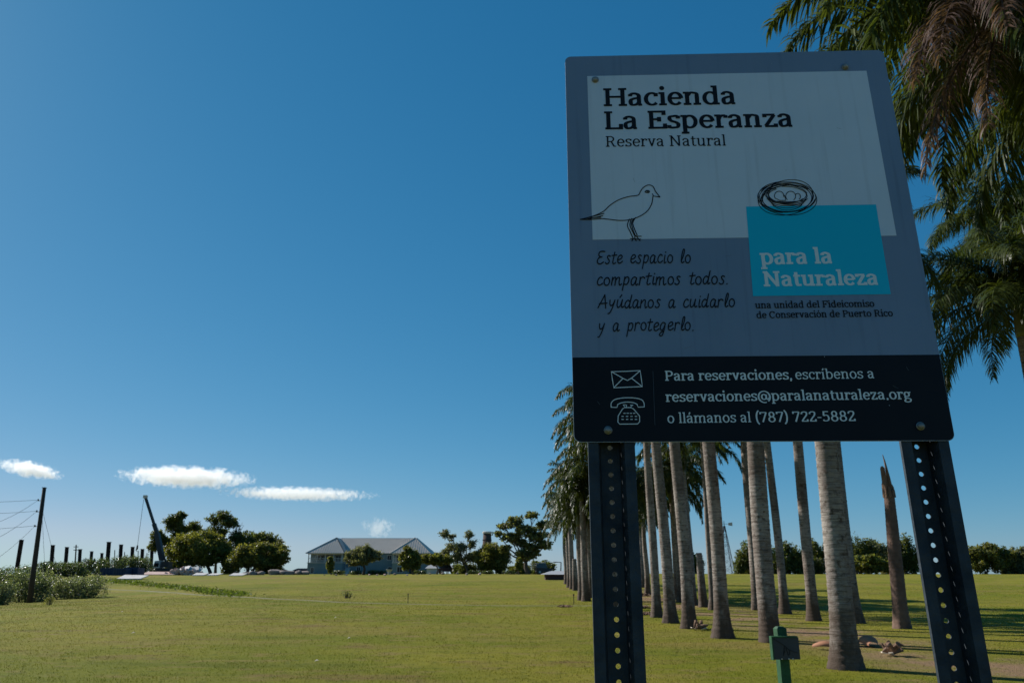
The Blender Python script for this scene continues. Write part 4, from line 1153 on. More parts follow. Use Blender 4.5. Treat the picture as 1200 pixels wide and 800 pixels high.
# ------------------------------------------------------------------ house
def house():
    Y = 165.0; k = mpp(Y)
    b = spot(435, Y); g0 = b.z
    X = lambda px: at(px, 668, Y).x - b.x
    Z = lambda py: at(435, py, Y).z - g0
    o = thing('manor_house', 'long blue grey two storey house with zinc hip roofs and porches', 'house', b)
    wall = mat('blue_board_wall', (.19, .265, .285), .85, noise=(.8, (.155, .22, .24), 2))
    trim = mat('grey_trim', (.50, .50, .48), .8)
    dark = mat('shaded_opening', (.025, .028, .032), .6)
    xl0, xl1, xr0, xr1 = X(364.5), X(404.5), X(462), X(503)
    ze = Z(648); zr = Z(629.5); zm = Z(659.5)
    D = 11.0; wy = -3.2                       # wings project towards the viewer
    gal = 2.0
    # ground floor boxes
    mb = MB()
    mb.box(xl1 + .01, xr0 - .01, 0, D, -.6, ze); mb.build('wall', wall, o)
    for (x0, x1) in ((xl0, xl1), (xr0, xr1)):
        mb = MB(); mb.box(x0, x1, wy, D, -.6, zm); mb.build('wall', wall, o)           # lower storey
        mb = MB(); mb.box(x0 + .02, x1 - .02, wy + gal, D - .02, zm + .12, ze); mb.build('wall', wall, o)  # upper storey behind the gallery
        fl = MB(); fl.box(x0 - .15, x1 + .15, wy - .12, wy + gal, zm + .002, zm + .115); fl.build('gallery_floor', trim, o)
        n = 5
        for i in range(n):
            x = x0 + .12 + (x1 - x0 - .24) * i / (n - 1)
            q = MB(); q.box(x - .08, x + .08, wy, wy + .16, zm + .12, ze - .26); q.build('porch_post', trim, o)
        q = MB(); q.box(x0 - .05, x1 + .05, wy - .03, wy + .2, ze - .255, ze - .01); q.build('porch_beam', mat('pale_beam', (.65, .6, .54), .8) if 'pale_beam' not in bpy.data.materials else bpy.data.materials['pale_beam'], o)
        rail = MB(); rail.box(x0, x1, wy + .04, wy + .1, zm + .95, zm + 1.02); rl_ = rail.build('railing', trim, o)
        nb = 26
        bmx = MB()
        for i in range(nb):
            x = x0 + .3 + (x1 - x0 - .6) * i / (nb - 1); bmx.box(x - .025, x + .025, wy + .05, wy + .09, zm + .12, zm + .945)
        ob = bmx.build('balusters', trim, rl_)
    # roofs
    ov = .45; ov2 = .55
    rm = M['zinc']
    V = []; Fc = []
    yr = D / 2
    def wing_roof(x0, x1, xr):
        y0 = wy - ov; yb = y0 + (xr - x0) * .9
        return [(x0 - ov, y0, ze), (x1 + ov, y0, ze), (xr, y0 + 4.2, zr)]
    xa, xb = X(391.5), X(484.5)
    L0, L1, Lr = wing_roof(xl0, xl1, xa); R0, R1, Rr = wing_roof(xr0, xr1, xb)
    def roofpiece(name, P, F_, th=.10):
        n = len(P); V = [Vector(p) for p in P] + [Vector(p) - Vector((0, 0, th)) for p in P]
        faces = [tuple(f) for f in F_] + [tuple(n + i for i in reversed(f)) for f in F_]
        edges = {}
        for f in F_:
            for i in range(len(f)):
                e = (f[i], f[(i + 1) % len(f)]); edges[e] = 1
        for (a, c) in list(edges):
            if (c, a) not in edges: faces.append((a, a + n, c + n, c))
        q = MB(); q.add(V, faces); return q.build(name, rm, o)
    # left wing roof: front hip, sides, back hip
    def wing(pf0, pf1, apex):
        yb = D + ov; ax, ay, az = apex
        P = [pf0, pf1, (pf1[0], yb, ze), (pf0[0], yb, ze), apex, (ax, yb - 4.2, zr)]
        return roofpiece('roof', P, [(0, 1, 4), (1, 2, 5, 4), (2, 3, 5), (3, 0, 4, 5)])
    rl1 = wing(L0, L1, Lr); rr1 = wing(R0, R1, Rr)
    # main roof between the wings
    zmn = zr - .06
    P = [(xl1 + .5, -ov, ze + .05), (xr0 - .5, -ov, ze + .05), (xb, yr - 1, zmn), (xa, yr - 1, zmn), (xb, yr + 1, zmn), (xa, yr + 1, zmn), (xr0 - .5, D + ov, ze + .05), (xl1 + .5, D + ov, ze + .05)]
    rmn = roofpiece('roof', P, [(0, 1, 2, 3), (3, 2, 4, 5), (5, 4, 6, 7)])
    # standing seams, each following the slope of its plane
    n = 40
    for i in range(1, n):
        x = xa + (xb - xa) * i / n
        def slope(x_, f): return Vector((x_, P[0][1] + (P[3][1] - P[0][1]) * f, P[0][2] + (P[3][2] - P[0][2]) * f))
        f0 = 0.0
        if x < P[0][0]: f0 = (x - P[0][0]) / (xa - P[0][0])
        if x > P[1][0]: f0 = (x - P[1][0]) / (xb - P[1][0])
        s = MB(); s.bar(slope(x, f0) + Vector((0, 0, .02)), slope(x, 1) + Vector((0, 0, .02)), .035, .035); s.build('seam', rm, rmn)
    for (p0, p1, ap, par) in ((L0, L1, Lr, rl1), (R0, R1, Rr, rr1)):
        n = 17; p0, p1, ap = Vector(p0), Vector(p1), Vector(ap)
        for i in range(1, n):
            a = p0.lerp(p1, i / n); f = (a.x - p0.x) / (ap.x - p0.x) if a.x < ap.x else (p1.x - a.x) / (p1.x - ap.x)
            top = Vector((a.x, p0.y + (ap.y - p0.y) * f, p0.z + (ap.z - p0.z) * f))
            s = MB(); s.bar(a + Vector((0, 0, .02)), top + Vector((0, 0, .01)), .035, .035); s.build('seam', rm, par)
        cap = MB(); cap.bar(p0, ap + Vector((0, 0, .03)), .14, .08); cap.bar(p1, ap + Vector((0, 0, .03)), .14, .08); cap.build('hip_cap', dark if par == rl1 else rm, par)
    rd = MB(); rd.bar((xa - .1, yr, zr + .02), (xb + .1, yr, zr + .02), .16, .16); rd.build('ridge_cap', trim, rmn)
    # windows
    def window(x0, x1, z0, z1, y, shut=None, pane=None):
        f = MB(); t = .09
        f.box(x0 - t, x1 + t, y - .09, y - .004, z0 - t, z0); f.box(x0 - t, x1 + t, y - .09, y - .004, z1, z1 + t); f.box(x0 - t, x0, y - .09, y - .004, z0, z1); f.box(x1, x1 + t, y - .09, y - .004, z0, z1)
        fo = f.build('window', trim, o)
        q = MB(); q.box(x0, x1, y - .05, y - .006, z0, z1); q.build('pane', pane or dark, fo)
        q = MB(); q.box((x0 + x1) / 2 - .03, (x0 + x1) / 2 + .03, y - .075, y - .052, z0, z1); q.build('mullion', trim, fo)
    for (a, c, t, bt, y, pn) in ((371, 375.5, 651, 655.5, wy + gal, None), (377, 384, 651, 655.5, wy + gal, None), (386, 391.5, 651, 657.5, wy + gal, None), (394, 400, 651, 657.5, wy + gal, None), (369, 372, 665, 671, wy, None),
                                (409, 414, 652, 656.5, 0, None), (439.5, 444.5, 652.5, 656.8, 0, M['white_wall']), (453.5, 458, 650.5, 655.5, 0, None), (455, 459, 664, 670, 0, None), (418, 422, 664, 670, 0, None),
                                (465, 470, 651, 658, wy + gal, None), (473, 478, 651, 658, wy + gal, None), (481, 486, 651, 658, wy + gal, None), (489, 494, 651, 658, wy + gal, None), (468, 474, 664, 670, wy, None)):
        window(X(a), X(c), Z(bt), Z(t), y, pane=pn)
    d = MB(); d.box(X(482), X(490), wy - .06, wy - .004, -.1, Z(663)); dd = d.build('door', dark, o)
    d = MB(); d.box(X(488.6), X(489.2), wy - .12, wy - .061, Z(669), Z(668.2)); d.build('handle', trim, dd)
    d = MB(); d.box(xl1 - .12, xl1 + .1, -.12, -.004, -.4, ze); d.build('corner_board', trim, o)
    st = MB()
    for i in range(5): st.box(X(405), X(411), -2.6 + i * .5, -2.1 + i * .5 - .002, -.4, .15 + i * .28)
    st.build('steps', trim, o)
    sb = MB()
    z = -.2
    while z < ze - .1:
        sb.box(xl1 + .11, xr0 - .02, -.022, -.002, z, z + .2); z += .24
    w_ = sb.build('siding', wall, o); w_['kind'] = 'stuff'
M['zinc'] = mat('zinc_sheet', (.52, .47, .41), .6, spec=.2, noise=(.5, (.44, .40, .35), 2))
house()
# white basin, bush tubs in front of the house
b = spot(456, 142); mb = MB(); mb.tube([(0, 0, -.1), (0, 0, .45), (0, 0, .85), (0, 0, .9), (0, 0, .7)], [.2, .28, .6, .55, .3], 16)
tag(mb.build('garden_basin', M['white_wall'], loc=b), 'white garden basin standing before the house wall', 'basin')
for i, (px, s, lab) in enumerate(((397, .5, 'low shrub right of the narrow young tree'), (437, .7, 'dark low shrub right of the round tree'), (447, .6, 'dark low shrub left of the white basin'), (417, .55, 'dark low shrub left of the round tree trunk'), (492, .6, 'dark low shrub right of the pointed tree'), (555, .6, 'low shrub under the airy grey green tree'), (597, .7, 'low shrub left of the tall layered tree'), (572, .55, 'low shrub before the dense olive tree'))):
    shrub_px('shrub', lab, px - 6, px + 6, 667.5, 673, 139, M['leaf_hedge'], 500, .12, 80 + i, 2, group='low shrubs in front of the house')

# ------------------------------------------------------------------ small green post with box
def green_post():
    Y = 8.0
    x = at(917, 770, Y).x; z0 = h1(x, Y)
    gp = mat('green_paint', (.024, .095, .036), .65, noise=(14, (.014, .055, .024), 3), bump=(25, .2))
    pn = mat('dark_panel', (.03, .034, .042), .45, noise=(3, (.045, .05, .06), 3))
    o = thing('marker_post', 'green wooden post carrying a small dark panel in a green frame', 'marker post', (x, Y, z0), rz=R(5))
    top = at(917, 736, Y).z - z0; bt = at(917, 745.5, Y).z - z0; bb = at(917, 771.5, Y).z - z0
    w = .047
    mb = MB(); mb.box(-w, w, -w, w, -.3, top)
    mb.add([(-w, -w, top), (w, -w, top), (w, w, top), (-w, w, top), (-w * .6, -w * .6, top + .02), (w * .6, -w * .6, top + .02), (w * .6, w * .6, top + .02), (-w * .6, w * .6, top + .02)], [(4, 5, 6, 7), (0, 1, 5, 4), (1, 2, 6, 5), (2, 3, 7, 6), (3, 0, 4, 7)])
    mb.build('post', gp, o)
    W = .125; y0 = -w - .05
    fr = MB(); t = .012
    fr.box(-W - t, -W, y0 - .01, y0 + .048, bb, bt + t); fr.box(-W, W, y0 - .01, y0 + .048, bt, bt + t); 
    f_ = fr.build('frame', gp, o)
    mb = MB(); mb.box(-W, W + .01, y0, y0 + .046, bb + .004, bt - .002); pl = mb.build('panel', pn, o)
    # faint scratched marks on the panel
    mk = MB(); c = (bt + bb) / 2; hh = (bt - bb) / 2
    P = [(-.9, .9), (-.1, .3), (.2, -.05), (.55, -.25), (.9, -.35)]
    for a, b_ in zip(P[:-1], P[1:]): mk.bar((a[0] * W, y0 - .003, c + a[1] * hh), (b_[0] * W, y0 - .003, c + b_[1] * hh), .006, .003)
    for a, b_ in (((-.1, .2), (-.25, -.6)), ((.0, .1), (.15, -.6)), ((-.25, -.6), (-.1, -.2)), ((.3, -.1), (.25, -.55))): mk.bar((a[0] * W, y0 - .0035, c + a[1] * hh), (b_[0] * W, y0 - .0035, c + b_[1] * hh), .005, .003)
    mk.build('mark', mat('mark_black', (.008, .009, .012), .6), pl)
    bl = MB()
    for x_ in (-.05, .02, .06): bl.tube([(x_, y0 - .006, bb + .010), (x_, y0 + .001, bb + .010)], .006, 8)
    bl.build('screw', M['pale_metal'], pl)
green_post()

# ------------------------------------------------------------------ information sign
SIGN_LOC = Vector((.46246, 1.42, .65735 + EYE))
az_, bx_, cy_ = R(-1.9894), R(-2.2288), R(.0886)
SR = Matrix.Rotation(az_, 3, 'Z') @ Matrix.Rotation(bx_, 3, 'X') @ Matrix.Rotation(cy_, 3, 'Y')
BW, BH = .69317, .86201
def uv(px, py):
    d = ray(px, py); n = SR @ Vector((0, -1, 0)); c = SIGN_LOC - Vector((0, 0, EYE))
    t = c.dot(n) / d.dot(n); l = SR.transposed() @ (d * t - c)
    return (l.x, l.z)
sign = thing('information_sign', 'large grey and white information sign on two punched steel posts', 'sign', SIGN_LOC)
sign.rotation_euler = SR.to_euler()

m_border = mat('sign_border_print', (.175, .235, .345), .42, spec=.35, noise=(5, (.15, .21, .31), 2.5))
m_panel = mat('sign_pale_print', (.56, .63, .73), .42, spec=.35, noise=(5, (.51, .585, .68), 2.5))
m_teal = mat('sign_teal_print', (.0, .45, .66), .42, spec=.35)
for m_, k_ in ((m_border, .80), (m_panel, .86)):      # faint vertical rain streaks and dust
    t_ = m_.node_tree; p_ = t_.nodes['Principled BSDF']; src_ = p_.inputs['Base Color'].links[0].from_socket
    tc_ = t_.nodes.new('ShaderNodeTexCoord'); mp_ = t_.nodes.new('ShaderNodeMapping'); mp_.inputs['Scale'].default_value = (70, 1, 3.5)
    n_ = t_.nodes.new('ShaderNodeTexNoise'); n_.inputs['Scale'].default_value = 1; n_.inputs['Detail'].default_value = 5
    r_ = t_.nodes.new('ShaderNodeMapRange'); r_.inputs['From Min'].default_value = .56; r_.inputs['From Max'].default_value = .8; r_.inputs['To Min'].default_value = 1; r_.inputs['To Max'].default_value = k_
    h_ = t_.nodes.new('ShaderNodeHueSaturation')
    t_.links.new(tc_.outputs['Object'], mp_.inputs[0]); t_.links.new(mp_.outputs[0], n_.inputs['Vector']); t_.links.new(n_.outputs[0], r_.inputs['Value'])
    t_.links.new(r_.outputs[0], h_.inputs['Value']); t_.links.new(src_, h_.inputs['Color']); t_.links.new(h_.outputs[0], p_.inputs['Base Color'])
m_black = mat('sign_black_print', (.005, .006, .010), .5, spec=.15, noise=(14, (.008, .009, .013), 2))
m_ink = mat('black_ink', (.006, .006, .010), .6, spec=.2)
m_pale_ink = mat('pale_ink', (.64, .71, .74), .5, spec=.3)
m_edge = mat('aluminium_edge', (.30, .32, .35), .4, metal=.6)
m_bolt = mat('zinc_bolt', (.30, .31, .32), .45, metal=.5, noise=(60, (.2, .19, .17), 2))
m_post = mat('galvanised_post', (.018, .026, .036), .6, metal=.35, spec=.25, noise=(16, (.045, .058, .072), 3.0), bump=(60, .15))

def rrect(w, h, r, n=6):
    P = []
    for cx, cz, a0 in ((w - r, h - r, 0), (-w + r, h - r, 90), (-w + r, -h + r, 180), (w - r, -h + r, 270)):
        for i in range(n + 1):
            a = R(a0 + 90 * i / n); P.append((cx + r * math.cos(a), cz + r * math.sin(a)))
    return P
RR = rrect(BW / 2, BH / 2, .013)
def plate(P, yf, yb):
    n = len(P); V = [(x, yf, z) for x, z in P] + [(x, yb, z) for x, z in P]
    return V, [tuple(reversed(range(n))) if False else tuple(range(n)), tuple(reversed(range(n, 2 * n)))] + [(i, i + n, (i + 1) % n + n, (i + 1) % n) for i in range(n)]
mb = MB(); mb.add(*plate(rrect(BW / 2, BH / 2, .013), .0008, .0035)); mb.build('board', m_edge, sign)
# printed face: border colour sheet, then the others each a little proud
zs = uv(680, 418.6)[1]
def sheet(name, P, y, m, parent=None):
    me = mesh(name, [(x, y, z) for x, z in P], [tuple(range(len(P)))], m)
    # face the viewer (-y)
    if me.polygons[0].normal.y > 0: me.flip_normals()
    return link(name, me, parent or sign)
e = .0006
PB = [(x * (1 - .002), z * (1 - .002)) for x, z in RR]
sheet('printed_border', [p for p in PB if p[1] > 0] + [(-BW / 2 * .998, zs), (BW / 2 * .998, zs)], .0002, m_border)
sheet('black_band', [(-BW / 2 * .998, zs)] + [p for p in PB if p[1] < 0] + [(BW / 2 * .998, zs)], .0001, m_black)
sheet('pale_panel', [uv(688.1, 89.5), uv(1015.3, 83.2), uv(1050.6, 276.2), uv(694.5, 281)], -.0003, m_panel)
teal = sheet('teal_panel', [uv(874.2, 242.2), uv(1026.4, 239.8), uv(1043.8, 344.8), uv(882.3, 347.2)], -.0006, m_teal)

# ---- stroke lettering
def arc(cx, cy, rx, ry, a0, a1, n=None):
    n = n or max(5, int(abs(a1 - a0) / 14))
    return [(cx + rx * math.cos(R(a0 + (a1 - a0) * i / n)), cy + ry * math.sin(R(a0 + (a1 - a0) * i / n))) for i in range(n + 1)]
def cr(P, n=5):
    """smooth curve through the points"""
    out = []
    for i in range(len(P) - 1):
        p0 = P[max(i - 1, 0)]; p1 = P[i]; p2 = P[i + 1]; p3 = P[min(i + 2, len(P) - 1)]
        for k in range(n):
            t = k / n
            out.append(tuple(.5 * ((2 * p1[j]) + (-p0[j] + p2[j]) * t + (2 * p0[j] - 5 * p1[j] + 4 * p2[j] - p3[j]) * t * t + (-p0[j] + 3 * p1[j] - 3 * p2[j] + p3[j]) * t ** 3) for j in (0, 1)))
    out.append(P[-1]); return out

def serif_font(ws, wt):
    """glyphs of a slab serif; ws stem width, wt thin stroke width (em units; x-height .5, cap .68, ascender .72)"""
    G = {}; h = wt / 2; X = .5; C = .68; A = .72; o_ = h
    def sf(x, y, l, r): return [(x - l - ws / 2, y), (x + r + ws / 2, y)]
    B = lambda x, l=.055, r=.055: sf(x, h, l, r)
    lt = lambda x, y: [(x - ws / 2 - .06, y - h), (x + ws / 2, y - h)]
    G['i'] = (.28, [[(.14, 0), (.14, X)], B(.14), lt(.14, X), [(.13, .655 - .001), (.131, .655)], ])
    G['í'] = (.28, [[(.14, 0), (.14, X)], B(.14), lt(.14, X), [(.12, .60), (.20, .73)]])
    G['l'] = (.28, [[(.14, 0), (.14, A)], B(.14), lt(.14, A)])
    G['h'] = (.56, [])
    ar = lambda x0, x1: cr([(x0, .33), (x0 + (x1 - x0) * .35, .455), (x0 + (x1 - x0) * .68, X - h - .005), (x1 - .01, .42), (x1, .32)]) + [(x1, 0)]
    G['n'] = (.60, [[(.13, 0), (.13, X)], lt(.13, X), B(.13), ar(.13, .44), B(.44)])
    G['m'] = (.90, [[(.13, 0), (.13, X)], lt(.13, X), B(.13), ar(.13, .44), B(.44, .04, .04), ar(.44, .75), B(.75)])
    G['r'] = (.42, [[(.13, 0), (.13, X)], lt(.13, X), B(.13, .055, .08), cr([(.13, .30), (.19, .42), (.28, X - h), (.36, X - h - .01)]), [(.36, X - h + .01), (.36, .37)]])
    G['u'] = (.59, [[(.12, X), (.12, .18)] + cr([(.12, .18), (.14, .07), (.24, h), (.36, .07), (.43, .16)])[1:], lt(.12, X), [(.43, 0), (.43, X)], lt(.43, X), [(.43, h), (.43 + ws / 2 + .055, h)]])
    G['o'] = (.54, [arc(.265, .25, .19, .25 - h * .8, 0, 360, 28)])
    G['ó'] = (.54, G['o'][1] + [[(.24, .58), (.33, .71)]])
    G['c'] = (.47, [arc(.265, .25, .19, .25 - h * .8, 52, 318, 22), [(.395, .47), (.395, .345)]])
    G['e'] = (.51, [arc(.265, .25, .185, .25 - h * .8, 2, 322, 26), [(.08, .265), (.45, .265)]])
    ab = [cr([(.09, .40), (.14, X - h - .01), (.23, X - h + .003), (.33, X - h - .04), (.36, .36)]) + [(.36, .06)], [(.36, .10), (.37, h), (.455, h)],
          cr([(.36, .295), (.22, .275), (.11, .22), (.09, .13), (.13, .045), (.21, .035), (.30, .07), (.36, .14)])]
    G['a'] = (.51, ab + [[(.085, .44), (.085, .36)]]); G['á'] = (.51, G['a'][1] + [[(.20, .58), (.29, .71)]])
    G['b'] = (.57, [[(.13, 0), (.13, A)], lt(.13, A), arc(.29, .25, .19, .25 - h * .8, 160, -160, 24)])
    G['d'] = (.59, [[(.43, 0), (.43, A)], lt(.43, A), [(.43, h), (.43 + ws / 2 + .055, h)], arc(.27, .25, .19, .25 - h * .8, 22, 338, 24)])
    G['p'] = (.58, [[(.13, -.20), (.13, X)], lt(.13, X), [(.13 - ws / 2 - .055, -.2 + h), (.13 + ws / 2 + .06, -.2 + h)], arc(.29, .25, .19, .25 - h * .8, 155, -158, 24)])
    G['g'] = (.55, [arc(.235, .325, .15, .165 - h * .6, 0, 360, 22), [(.34, .43), (.50, .47)], cr([(.13, .20), (.10, .12), (.16, .07), (.34, .05), (.45, -.02), (.40, -.14), (.24, -.185), (.09, -.15), (.07, -.07), (.15, .03)])])
    G['s'] = (.44, [cr([(.35, .42), (.30, .47), (.21, X - h), (.11, .44), (.09, .36), (.15, .285), (.28, .235), (.36, .16), (.33, .06), (.22, h), (.12, .04), (.075, .09)]), [(.36, .475), (.36, .37)], [(.068, .13), (.068, .02)]])
    G['t'] = (.38, [[(.16, .62), (.16, .14)] + cr([(.16, .14), (.19, .045), (.27, h), (.35, .05)])[1:], [(.04, X - h), (.33, X - h)]])
    G['v'] = (.53, [[(.11, X - h), (.265, .02)], [(.265, .02), (.42, X - h)], [(.02, X - h), (.20, X - h)], [(.34, X - h), (.51, X - h)]])
    G['z'] = (.48, [[(.07, X - h), (.41, X - h)], [(.39, X - h), (.09, h)], [(.07, h), (.42, h)], [(.08, X), (.08, .37)], [(.415, 0), (.415, .13)]])
    cs = lambda x, y, l=.065, r=.065: sf(x, y, l, r)
    G['H'] = (.80, [[(.16, 0), (.16, C)], [(.64, 0), (.64, C)], cs(.16, h), cs(.16, C - h), cs(.64, h), cs(.64, C - h), [(.16, .35), (.64, .35)]])
    G['L'] = (.62, [[(.16, 0), (.16, C)], cs(.16, C - h), [(.05, h), (.57, h)], [(.56, 0), (.56, .20)]])
    G['E'] = (.66, [[(.16, 0), (.16, C)], [(.05, C - h), (.58, C - h)], [(.05, h), (.60, h)], [(.16, .355), (.42, .355)], [(.565, C), (.565, C - .17)], [(.59, 0), (.59, .19)], [(.41, .44), (.41, .27)]])
    G['F'] = (.62, [[(.16, 0), (.16, C)], [(.05, C - h), (.57, C - h)], cs(.16, h), [(.16, .34), (.41, .34)], [(.555, C), (.555, C - .18)], [(.40, .43), (.40, .25)]])
    bowl = lambda r: [(.16, C - h), (.34, C - h)] + arc(.34, C - h - .16, r, .16, 90, -90, 14)[1:] + [(.16, C - h - .32)]
    G['P'] = (.62, [[(.16, 0), (.16, C)], [(.05, C - h), (.16, C - h)], cs(.16, h), bowl(.19)])
    G['R'] = (.70, [[(.16, 0), (.16, C)], [(.05, C - h), (.16, C - h)], cs(.16, h), bowl(.18), [(.38, .33), (.54, h)], [(.52, h), (.67, h)]])
    G['N'] = (.80, [[(.17, 0), (.17, C)], [(.63, 0), (.63, C)], [(.17, C - .02), (.63, .02)], cs(.17, h), [(.05, C - h), (.18, C - h)], cs(.63, C - h)])
    G['C'] = (.67, [arc(.35, .34, .27, .34 - h * .7, 48, 315, 26), [(.555, .64), (.555, .47)]])
    G['7'] = (.53, [[(.06, C - h), (.47, C - h)], [(.46, C - h), (.20, 0)], [(.07, C), (.07, C - .15)]])
    G['8'] = (.57, [arc(.285, .505, .15, .155, 0, 360, 22), arc(.285, .18, .19, .165, 0, 360, 22)])
    G['2'] = (.54, [cr([(.09, .50), (.12, .60), (.25, C - h), (.40, .62), (.43, .51), (.38, .39), (.23, .22), (.09, h)]), [(.07, h), (.47, h)], [(.46, 0), (.46, .15)]])
    G['5'] = (.54, [[(.13, C - h), (.44, C - h)], [(.13, C), (.115, .37)], cr([(.115, .37), (.24, .415), (.37, .38), (.44, .23), (.39, .08), (.25, h), (.12, .05), (.07, .12)])])
    G['('] = (.30, [cr([(.27, .78), (.15, .62), (.10, .34), (.15, .02), (.27, -.14)])]); G[')'] = (.30, [cr([(.03, .78), (.15, .62), (.20, .34), (.15, .02), (.03, -.14)])])
    G['-'] = (.36, [[(.05, .26), (.31, .26)]])
    G['.'] = (.24, [[(.12, .03), (.121, .06)]]); G[','] = (.24, [[(.12, .03), (.121, .06)], [(.13, .03), (.09, -.11)]])
    G['@'] = (.92, [arc(.46, .26, .38, .38, -50, 290, 34), arc(.44, .26, .15, .17, 0, 360, 20), cr([(.60, .42), (.59, .20), (.66, .10), (.77, .16), (.84, .27)])])
    return G

HAND = {
    'E': (.50, [cr([(.46, .66), (.30, .68), (.14, .64), (.09, .50), (.16, .40), (.30, .37)]), cr([(.30, .37), (.12, .33), (.03, .18), (.08, .04), (.24, .0), (.42, .10)])]),
    'A': (.62, [cr([(.02, .0), (.20, .36), (.36, .70)]), cr([(.36, .70), (.42, .36), (.48, -.02)]), [(.08, .22), (.54, .25)]]),
    's': (.34, [cr([(.30, .40), (.20, .44), (.12, .37), (.18, .26), (.26, .16), (.22, .03), (.10, .0), (.02, .06)])]),
    't': (.32, [cr([(.18, .62), (.13, .30), (.10, .06), (.18, .0), (.28, .06)]), [(.02, .44), (.32, .47)]]),
    'e': (.38, [cr([(.04, .18), (.20, .22), (.32, .32), (.26, .43), (.14, .40), (.05, .24), (.08, .05), (.20, .0), (.36, .10)])]),
    'p': (.42, [cr([(.10, .44), (.07, .10), (.02, -.28)]), cr([(.08, .26), (.18, .42), (.32, .40), (.34, .22), (.24, .04), (.08, .06)])]),
    'a': (.42, [cr([(.32, .38), (.20, .44), (.07, .32), (.04, .12), (.12, .0), (.24, .10), (.33, .38)]), cr([(.33, .38), (.30, .12), (.34, .0), (.42, .06)])]),
    'c': (.34, [cr([(.30, .38), (.20, .44), (.08, .32), (.04, .14), (.12, .01), (.24, .02), (.34, .10)])]),
    'i': (.20, [cr([(.10, .42), (.07, .14), (.10, .0), (.18, .05)]), [(.13, .58), (.14, .61)]]),
    'o': (.40, [arc(.19, .21, .155, .21, 80, 440, 20)]),
    'l': (.24, [cr([(.08, .10), (.20, .42), (.24, .68), (.16, .70), (.09, .40), (.07, .10), (.14, .0), (.24, .06)])]),
    'm': (.62, [cr([(.06, .42), (.05, .20), (.03, .0)]), cr([(.05, .22), (.15, .40), (.24, .40), (.24, .20), (.23, .0)]), cr([(.24, .22), (.35, .40), (.46, .38), (.45, .14), (.50, .0), (.60, .06)])]),
    'r': (.34, [cr([(.06, .42), (.06, .20), (.03, .0)]), cr([(.05, .22), (.12, .38), (.24, .43), (.32, .36)])]),
    'd': (.44, [cr([(.32, .34), (.20, .42), (.07, .30), (.04, .12), (.13, .0), (.25, .10), (.34, .34), (.40, .70)]), cr([(.38, .60), (.31, .12), (.34, .0), (.42, .06)])]),
    'y': (.42, [cr([(.05, .42), (.06, .20), (.14, .12), (.26, .22), (.34, .42)]), cr([(.34, .42), (.24, .04), (.10, -.26), (.0, -.30)])]),
    'u': (.44, [cr([(.07, .42), (.04, .14), (.12, .0), (.25, .12), (.34, .42)]), cr([(.34, .42), (.31, .12), (.36, .0), (.44, .06)])]),
    'n': (.42, [cr([(.06, .42), (.05, .20), (.03, .0)]), cr([(.05, .20), (.18, .40), (.30, .40), (.30, .14), (.34, .0), (.42, .06)])]),
    'g': (.42, [cr([(.32, .38), (.20, .44), (.07, .32), (.04, .14), (.12, .02), (.24, .12), (.33, .38)]), cr([(.33, .38), (.27, .0), (.16, -.26), (.02, -.24), (.04, -.14), (.20, -.02)])]),
    '.': (.20, [[(.08, .0), (.09, .03)]]),
}
HAND['ú'] = (.44, HAND['u'][1] + [[(.18, .54), (.28, .68)]])

LAYER = [0]
def pen(mb, P, tf, wx, wy, y0, round_=False):
    """sweep an elliptic nib (wx wide, wy high, em units) along P; tf maps em to board"""
    LAYER[0] = (LAYER[0] + 1) % 12
    y = y0 - LAYER[0] * .000006
    P = [p for i, p in enumerate(P) if i == 0 or (abs(p[0] - P[i - 1][0]) + abs(p[1] - P[i - 1][1])) > 1e-6]
    L_ = []; Rr_ = []
    n = len(P)
    closed = n > 3 and abs(P[0][0] - P[-1][0]) + abs(P[0][1] - P[-1][1]) < 1e-4
    for i in range(n):
        a = P[i - 1] if i > 0 else (P[n - 2] if closed else P[0]); b = P[i + 1] if i < n - 1 else (P[1] if closed else P[i])
        dx, dy = b[0] - a[0], b[1] - a[1]; l = math.hypot(dx, dy) or 1; dx /= l; dy /= l
        w = math.hypot(wx * dy, wy * dx) / 2
        L_.append((P[i][0] - dy * w, P[i][1] + dx * w)); Rr_.append((P[i][0] + dy * w, P[i][1] - dx * w))
    V = []
    for q in L_ + Rr_:
        u, v = tf(*q); V.append((u, y, v))
    mb.add(V, [(i, i + 1, n + i + 1, n + i) for i in range(n - 1)])
    if round_ and not closed:
        for c in (P[0], P[-1]):
            V = []
            for k in range(8):
                a = 2 * math.pi * k / 8; u, v = tf(c[0] + math.cos(a) * wx / 2, c[1] + math.sin(a) * wy / 2); V.append((u, y - .000003, v))
            mb.add(V, [tuple(range(8))])

def dot(mb, c, r, tf, y):
    V = []
    for k in range(10):
        a = 2 * math.pi * k / 10; u, v = tf(c[0] + math.cos(a) * r, c[1] + math.sin(a) * r); V.append((u, y, v))
    mb.add(V, [tuple(range(10))])

